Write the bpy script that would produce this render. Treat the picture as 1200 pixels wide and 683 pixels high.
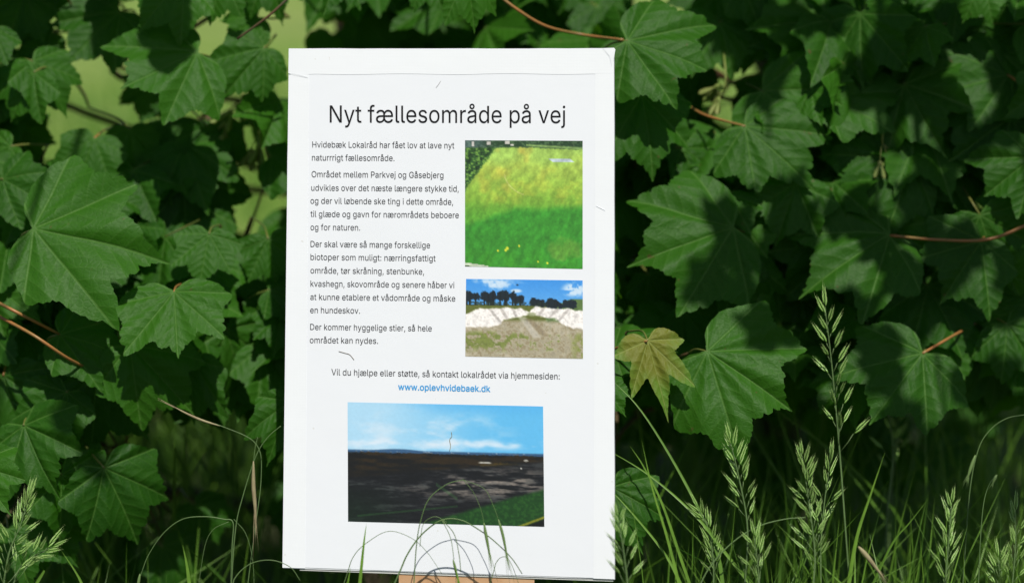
import bpy, bmesh, math, random
import numpy as np
from mathutils import Vector, Matrix

for _o in list(bpy.data.objects):
    bpy.data.objects.remove(_o)
scene = bpy.context.scene
COL = scene.collection
R = math.radians

# ------------------------------------------------------------------ camera
CAM_H, PITCH, FOCUS = 0.87, R(8.0), 2.69
LENS, SENSOR, PW, PH = 100.0, 36.0, 1200.0, 683.0
FPX = LENS / SENSOR * PW
cam = bpy.data.cameras.new('camera')
cam.lens, cam.sensor_width = LENS, SENSOR
cam.clip_start, cam.clip_end = 0.05, 2000
cam.dof.use_dof = True
cam.dof.focus_distance = FOCUS
cam.dof.aperture_fstop = 2.2
cam_ob = bpy.data.objects.new('camera', cam)
COL.objects.link(cam_ob)
cam_ob.location = (0, 0, CAM_H)
cam_ob.rotation_euler = (R(90) - PITCH, 0, 0)
scene.camera = cam_ob
C_FWD = Vector((0, math.cos(PITCH), -math.sin(PITCH)))
C_UP = Vector((0, math.sin(PITCH), math.cos(PITCH)))
C_RT = Vector((1, 0, 0))
C_POS = Vector((0, 0, CAM_H))


def P(px, py, d):
    """photo pixel (1200 x 683) at distance d along the view axis -> world point"""
    return C_POS + C_FWD * d + C_RT * ((px - 600) * d / FPX) + C_UP * ((341.5 - py) * d / FPX)


# ------------------------------------------------------------------ daylight
SUN_EL, SUN_AZ = R(57), R(14)          # azimuth: to the right of straight behind the camera
TO_SUN = Vector((math.sin(SUN_AZ) * math.cos(SUN_EL), -math.cos(SUN_AZ) * math.cos(SUN_EL), math.sin(SUN_EL)))
world = bpy.data.worlds.new('World')
scene.world = world
world.use_nodes = True
wn = world.node_tree
wn.nodes.clear()
sky = wn.nodes.new('ShaderNodeTexSky')
sky.sky_type = 'NISHITA'
sky.sun_disc = False
sky.sun_elevation = SUN_EL
sky.sun_rotation = math.atan2(TO_SUN.x, TO_SUN.y)
bg = wn.nodes.new('ShaderNodeBackground')
bg.inputs['Strength'].default_value = 0.06
wo = wn.nodes.new('ShaderNodeOutputWorld')
wn.links.new(sky.outputs[0], bg.inputs[0])
wn.links.new(bg.outputs[0], wo.inputs[0])
sun = bpy.data.lights.new('sun', 'SUN')
sun.energy, sun.angle, sun.color = 4.6, R(0.53), (1.0, 0.955, 0.86)
sun_ob = bpy.data.objects.new('sun', sun)
COL.objects.link(sun_ob)
sun_ob.location = TO_SUN * 20
sun_ob.rotation_euler = (-TO_SUN).to_track_quat('-Z', 'Y').to_euler()
vs = scene.view_settings
vs.view_transform, vs.look, vs.gamma, vs.use_curve_mapping = 'Standard', 'None', 1, False
vs.exposure = 0.17
# ------------------------------------------------------------------ helpers
def tag(o, label=None, cat=None, group=None, kind=None):
    if label: o['label'] = label
    if cat: o['category'] = cat
    if group: o['group'] = group
    if kind: o['kind'] = kind
    return o


def empty(name, loc, label=None, cat=None, group=None):
    o = bpy.data.objects.new(name, None)
    o.empty_display_size = 0.05
    o.location = loc
    COL.objects.link(o)
    return tag(o, label, cat, group)


def origin_of(o):
    v = Vector((0, 0, 0))
    while o is not None:
        v += o.location
        o = o.parent
    return v


class MB:
    """collects world-space geometry for ONE mesh object"""
    def __init__(s):
        s.v, s.f, s.mi, s.uv, s.tint = [], [], [], {}, {}

    def add(s, verts, faces, mi=0, uv=None, tint=None):
        b = len(s.v)
        s.v += [tuple(p) for p in verts]
        for f in faces:
            s.f.append([i + b for i in f])
            s.mi.append(mi)
        if uv is not None:
            for i, q in enumerate(uv): s.uv[b + i] = q
        if tint is not None:
            for i in range(len(verts)): s.tint[b + i] = tint
        return b

    def quad(s, a, b, c, d, mi=0):
        s.add([a, b, c, d], [(0, 1, 2, 3)], mi)

    def slab(s, front, back, mi=0):
        """closed prism between two equal loops (front loop counter-clockwise to the viewer)"""
        n = len(front)
        s.add(list(front) + list(back),
              [tuple(range(n)), tuple(range(2 * n - 1, n - 1, -1))] +
              [(i + n, (i + 1) % n + n, (i + 1) % n, i) for i in range(n)], mi)

    def tube(s, pts, rad, seg=6, mi=0, tint=None):
        pts = [Vector(p) for p in pts]
        n = len(pts)
        if not hasattr(rad, '__len__'): rad = [rad] * n
        t0 = (pts[1] - pts[0]).normalized()
        u = t0.orthogonal().normalized()
        vs_, fs = [], []
        for i in range(n):
            t = (pts[min(i + 1, n - 1)] - pts[max(i - 1, 0)])
            if t.length < 1e-9: t = t0
            t.normalize()
            u = (u - t * u.dot(t)).normalized()
            w = t.cross(u)
            for k in range(seg):
                a = 2 * math.pi * k / seg
                vs_.append(pts[i] + (u * math.cos(a) + w * math.sin(a)) * rad[i])
        for i in range(n - 1):
            for k in range(seg):
                k2 = (k + 1) % seg
                fs.append((i * seg + k, i * seg + k2, (i + 1) * seg + k2, (i + 1) * seg + k))
        fs.append(tuple(range(seg - 1, -1, -1)))
        fs.append(tuple(range((n - 1) * seg, n * seg)))
        s.add(vs_, fs, mi, None, tint)

    def blade(s, pts, w, facing, mi=0, fold=0.35, tint=None, base=0.6):
        """grass blade: V-folded ribbon tapering to a point"""
        pts = [Vector(p) for p in pts]
        n = len(pts)
        vs_, fs = [], []
        for i, p in enumerate(pts):
            k = i / (n - 1)
            t = (pts[min(i + 1, n - 1)] - pts[max(i - 1, 0)]).normalized()
            side = t.cross(facing)
            if side.length < 1e-6: side = t.orthogonal()
            side.normalize()
            nn = side.cross(t)
            ww = w * 0.5 * (base + (1 - base) * min(1, k * 4)) * max(0.02, (1 - k ** 2.2))
            vs_ += [p - side * ww, p - nn * ww * fold, p + side * ww]
        for i in range(n - 1):
            a = 3 * i
            fs += [(a, a + 1, a + 4, a + 3), (a + 1, a + 2, a + 5, a + 4)]
        s.add(vs_, fs, mi, None, tint)

    def build(s, name, mats, parent=None, smooth=True, loc=None):
        me = bpy.data.meshes.new(name)
        if not isinstance(mats, (list, tuple)): mats = [mats]
        off = origin_of(parent) if parent is not None else Vector((0, 0, 0))
        if loc is not None: loc = Vector(loc) - off
        o_loc = loc if loc is not None else Vector((0, 0, 0))
        va = np.array(s.v, float) - np.array(off + o_loc)
        me.from_pydata(va.tolist(), [], s.f)
        for m in mats: me.materials.append(m)
        me.polygons.foreach_set('material_index', s.mi)
        me.polygons.foreach_set('use_smooth', [smooth] * len(s.f))
        if s.uv:
            l = me.uv_layers.new(name='flat')
            li = np.zeros(len(me.loops), int)
            me.loops.foreach_get('vertex_index', li)
            arr = np.array([s.uv.get(i, (0, 0)) for i in range(len(s.v))], float)
            l.data.foreach_set('uv', arr[li].ravel())
        if s.tint:
            at = me.attributes.new('tint', 'FLOAT', 'POINT')
            at.data.foreach_set('value', [s.tint.get(i, 0.5) for i in range(len(s.v))])
        me.update()
        o = bpy.data.objects.new(name, me)
        COL.objects.link(o)
        if parent is not None: o.parent = parent
        o.location = o_loc
        return o


def smooth_line(pts, n=6):
    """Catmull-Rom through points"""
    pts = [Vector(p) for p in pts]
    if len(pts) < 3 and n > 1:
        return [pts[0].lerp(pts[-1], i / n) for i in range(n + 1)]
    q = [pts[0] * 2 - pts[1]] + pts + [pts[-1] * 2 - pts[-2]]
    out = []
    for i in range(1, len(q) - 2):
        a, b, c, d = q[i - 1:i + 3]
        for k in range(n):
            t = k / n
            out.append(0.5 * ((2 * b) + (c - a) * t + (2 * a - 5 * b + 4 * c - d) * t * t + (3 * b - a - 3 * c + d) * t ** 3))
    out.append(pts[-1])
    return out


# ------------------------------------------------------------------ materials
class NT:
    def __init__(s, name):
        s.m = bpy.data.materials.new(name)
        s.m.use_nodes = True
        s.t = s.m.node_tree
        s.t.nodes.clear()
        s.out = s.t.nodes.new('ShaderNodeOutputMaterial')

    def n(s, typ, **kw):
        nd = s.t.nodes.new('ShaderNode' + typ)
        for k, v in kw.items():
            if k.startswith('_'): setattr(nd, k[1:], v)
        return nd

    def ln(s, a, b): s.t.links.new(a, b)

    def put(s, sock, v):
        if hasattr(v, 'is_output'): s.ln(v, sock)
        elif hasattr(v, '__len__') and len(v) == 3 and sock.type == 'RGBA': sock.default_value = (*v, 1)
        else: sock.default_value = v

    def math(s, op, a, b=0.0, c=0.0, clamp=False):
        nd = s.n('Math', _operation=op, _use_clamp=clamp)
        for i, v in enumerate((a, b, c)): s.put(nd.inputs[i], v)
        return nd.outputs[0]

    def step(s, x, lo, hi, a=0.0, b=1.0):
        nd = s.n('MapRange', _interpolation_type='SMOOTHSTEP')
        for i, v in enumerate((x, lo, hi, a, b)): s.put(nd.inputs[i], v)
        return nd.outputs[0]

    def mix(s, f, a, b):
        nd = s.n('Mix', _data_type='RGBA')
        s.put(nd.inputs[0], f); s.put(nd.inputs[6], a); s.put(nd.inputs[7], b)
        return nd.outputs[2]

    def noise(s, vec, scale, detail=3.0, rough=0.5):
        nd = s.n('TexNoise')
        if vec is not None: s.ln(vec, nd.inputs['Vector'])
        nd.inputs['Scale'].default_value = scale
        nd.inputs['Detail'].default_value = detail
        nd.inputs['Roughness'].default_value = rough
        return nd.outputs['Fac']

    def obj(s): return s.n('TexCoord').outputs['Object']

    def attr(s, name):
        return s.n('Attribute', _attribute_name=name)

    def bump(s, h, strength, dist):
        nd = s.n('Bump')
        nd.inputs['Strength'].default_value = strength
        nd.inputs['Distance'].default_value = dist
        s.ln(h, nd.inputs['Height'])
        return nd.outputs[0]

    def principled(s, color, rough, spec=0.5, normal=None, **kw):
        b = s.n('BsdfPrincipled')
        s.put(b.inputs['Base Color'], color)
        s.put(b.inputs['Roughness'], rough)
        s.put(b.inputs['Specular IOR Level'], spec)
        if normal is not None: s.ln(normal, b.inputs['Normal'])
        for k, v in kw.items(): s.put(b.inputs[k.replace('_', ' ')], v)
        return b.outputs[0]

    def finish(s, sh):
        s.ln(sh, s.out.inputs[0])
        return s.m

    def translucent(s, sh, color, fac, normal=None):
        t = s.n('BsdfTranslucent')
        s.put(t.inputs[0], color)
        if normal is not None: s.ln(normal, t.inputs['Normal'])
        mx = s.n('MixShader')
        s.put(mx.inputs[0], fac)
        s.ln(sh, mx.inputs[1]); s.ln(t.outputs[0], mx.inputs[2])
        return mx.outputs[0]


def leaf_material(name, dark, light, vein, trans, tfac=0.3, autumn=None):
    t = NT(name)
    uv = t.n('UVMap', _uv_map='flat').outputs[0]
    sep = t.n('SeparateXYZ'); t.ln(uv, sep.inputs[0])
    x, y = sep.outputs[0], sep.outputs[1]
    r = t.math('SQRT', t.math('ADD', t.math('MULTIPLY', x, x), t.math('MULTIPLY', y, y)))
    th = t.math('ARCTAN2', x, y)
    S = R(41)
    thl = t.math('SUBTRACT', th, t.math('MULTIPLY', t.math('ROUND', t.math('DIVIDE', th, S)), S))
    along = t.math('MULTIPLY', r, t.math('COSINE', thl))
    perp = t.math('ABSOLUTE', t.math('MULTIPLY', r, t.math('SINE', thl)))
    tint = t.attr('tint').outputs['Fac']
    wob = t.noise(uv, 5.0, 2)
    v1 = t.step(perp, 0.004, 0.015, 1, 0)
    tt = t.math('ADD', t.math('SUBTRACT', along, t.math('MULTIPLY', perp, 0.85)), t.math('MULTIPLY', wob, 0.05))
    fr = t.math('FRACT', t.math('DIVIDE', tt, 0.135))
    e = t.math('ABSOLUTE', t.math('SUBTRACT', fr, 0.5))
    v2 = t.step(e, 0.0, 0.10, 1, 0)
    net = t.n('TexVoronoi', _feature='DISTANCE_TO_EDGE'); t.ln(uv, net.inputs['Vector']); net.inputs['Scale'].default_value = 22
    v3 = t.step(net.outputs['Distance'], 0.0, 0.08, 1, 0)
    big = t.noise(uv, 2.6, 3)
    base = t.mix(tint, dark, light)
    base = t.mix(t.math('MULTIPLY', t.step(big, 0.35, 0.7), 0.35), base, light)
    fine = t.noise(uv, 40, 3)
    base = t.mix(t.math('MULTIPLY', t.step(fine, 0.4, 0.75), 0.22), base, (dark[0] * .6, dark[1] * .6, dark[2] * .6))
    if autumn is not None:
        base = t.mix(t.step(t.math('ADD', r, t.math('MULTIPLY', t.math('SUBTRACT', big, 0.5), 0.9)), 0.35, 0.85), autumn, base)
    vm = t.math('MAXIMUM', t.math('MULTIPLY', v1, 0.6), t.math('MAXIMUM', t.math('MULTIPLY', v2, 0.2), t.math('MULTIPLY', v3, 0.08)))
    base = t.mix(vm, base, vein)
    spot = t.step(t.noise(t.obj(), 95, 2), 0.74, 0.77)
    base = t.mix(t.math('MULTIPLY', spot, 0.6), base, (0.12, 0.07, 0.03))
    back = t.n('NewGeometry').outputs['Backfacing']
    base = t.mix(t.math('MULTIPLY', back, 0.6), base, (0.06, 0.15, 0.035))
    h = t.math('SUBTRACT', t.math('MULTIPLY', t.math('SINE', t.math('MULTIPLY', e, math.pi)), -0.75), t.math('MULTIPLY', v1, 0.6))
    h = t.math('ADD', h, t.math('MULTIPLY', t.step(net.outputs['Distance'], 0, 0.2), 0.22))
    nb = t.bump(h, 0.28, 0.0022)
    sh = t.principled(base, t.math('ADD', 0.44, t.math('MULTIPLY', fine, 0.2)), 0.22, nb)
    return t.finish(t.translucent(sh, t.mix(vm, trans, (trans[0] * .6, trans[1] * .6, trans[2] * .6)), tfac, nb))


def plain(name, color, rough=0.6, spec=0.3, var=0.0, scale=60, trans=None, tfac=0.3, color2=None, bump=0.0):
    t = NT(name)
    c = color
    nb = None
    if var > 0 or color2 is not None:
        nz = t.noise(t.obj(), scale, 4)
        c2 = color2 or tuple(k * (1 - var) for k in color)
        c = t.mix(t.step(nz, 0.3, 0.7), color, c2)
        if bump > 0: nb = t.bump(nz, bump, 0.002)
    sh = t.principled(c, rough, spec, nb)
    if trans: sh = t.translucent(sh, trans, tfac)
    return t.finish(sh)


def tinted(name, a, b, rough=0.5, trans=None, tfac=0.35):
    t = NT(name)
    c = t.mix(t.attr('tint').outputs['Fac'], a, b)
    nz = t.noise(t.obj(), 90, 3)
    c = t.mix(t.math('MULTIPLY', t.step(nz, 0.35, 0.75), 0.3), c, tuple(k * .55 for k in a))
    sh = t.principled(c, rough, 0.4)
    return t.finish(t.translucent(sh, trans or b, tfac))


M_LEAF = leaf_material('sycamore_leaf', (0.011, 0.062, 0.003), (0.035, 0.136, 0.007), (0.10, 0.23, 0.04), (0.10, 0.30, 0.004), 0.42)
M_LEAF_PALE = leaf_material('pale_leaf', (0.07, 0.17, 0.03), (0.10, 0.23, 0.04), (0.2, 0.3, 0.1), (0.2, 0.36, 0.06), 0.4)
M_LEAF_YEL = leaf_material('yellowing_leaf', (0.07, 0.19, 0.015), (0.11, 0.23, 0.025), (0.25, 0.3, 0.08), (0.17, 0.25, 0.02), 0.3, autumn=(0.15, 0.165, 0.02))
M_PETIOLE = plain('petiole', (0.13, 0.13, 0.03), 0.45, 0.4, color2=(0.08, 0.13, 0.025), scale=40)
M_PET_RED = plain('red_petiole', (0.32, 0.13, 0.04), 0.4, 0.4, color2=(0.2, 0.13, 0.04), scale=45)
M_BARK = plain('bark', (0.06, 0.045, 0.03), 0.85, 0.2, color2=(0.11, 0.085, 0.06), scale=55, bump=0.6)
M_TWIG = plain('twig_bark', (0.10, 0.05, 0.025), 0.6, 0.3, color2=(0.06, 0.06, 0.025), scale=40)
M_SEED = plain('samara', (0.2, 0.28, 0.06), 0.5, 0.3, color2=(0.28, 0.3, 0.1), scale=90, trans=(0.3, 0.4, 0.08), tfac=0.35)
M_GRASS = tinted('grass_blade', (0.04, 0.125, 0.010), (0.18, 0.35, 0.04), 0.45, (0.12, 0.25, 0.03))
M_STEM = tinted('grass_stem', (0.08, 0.17, 0.05), (0.2, 0.29, 0.11), 0.45, (0.15, 0.27, 0.05), 0.25)
M_AWN = plain('awn', (0.17, 0.27, 0.09), 0.45, 0.4, trans=(0.25, 0.35, 0.1), tfac=0.3)
M_DRY = plain('dry_seed_head', (0.4, 0.36, 0.2), 0.55, 0.3, color2=(0.3, 0.24, 0.14), scale=70, trans=(0.4, 0.36, 0.18), tfac=0.3)
t = NT('spikelet')
_c = t.mix(t.attr('tint').outputs['Fac'], (0.14, 0.38, 0.03), (0.68, 0.86, 0.36))
M_SPIKE = t.finish(t.translucent(t.principled(_c, 0.32, 0.6), (0.3, 0.42, 0.12), 0.3))
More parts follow.
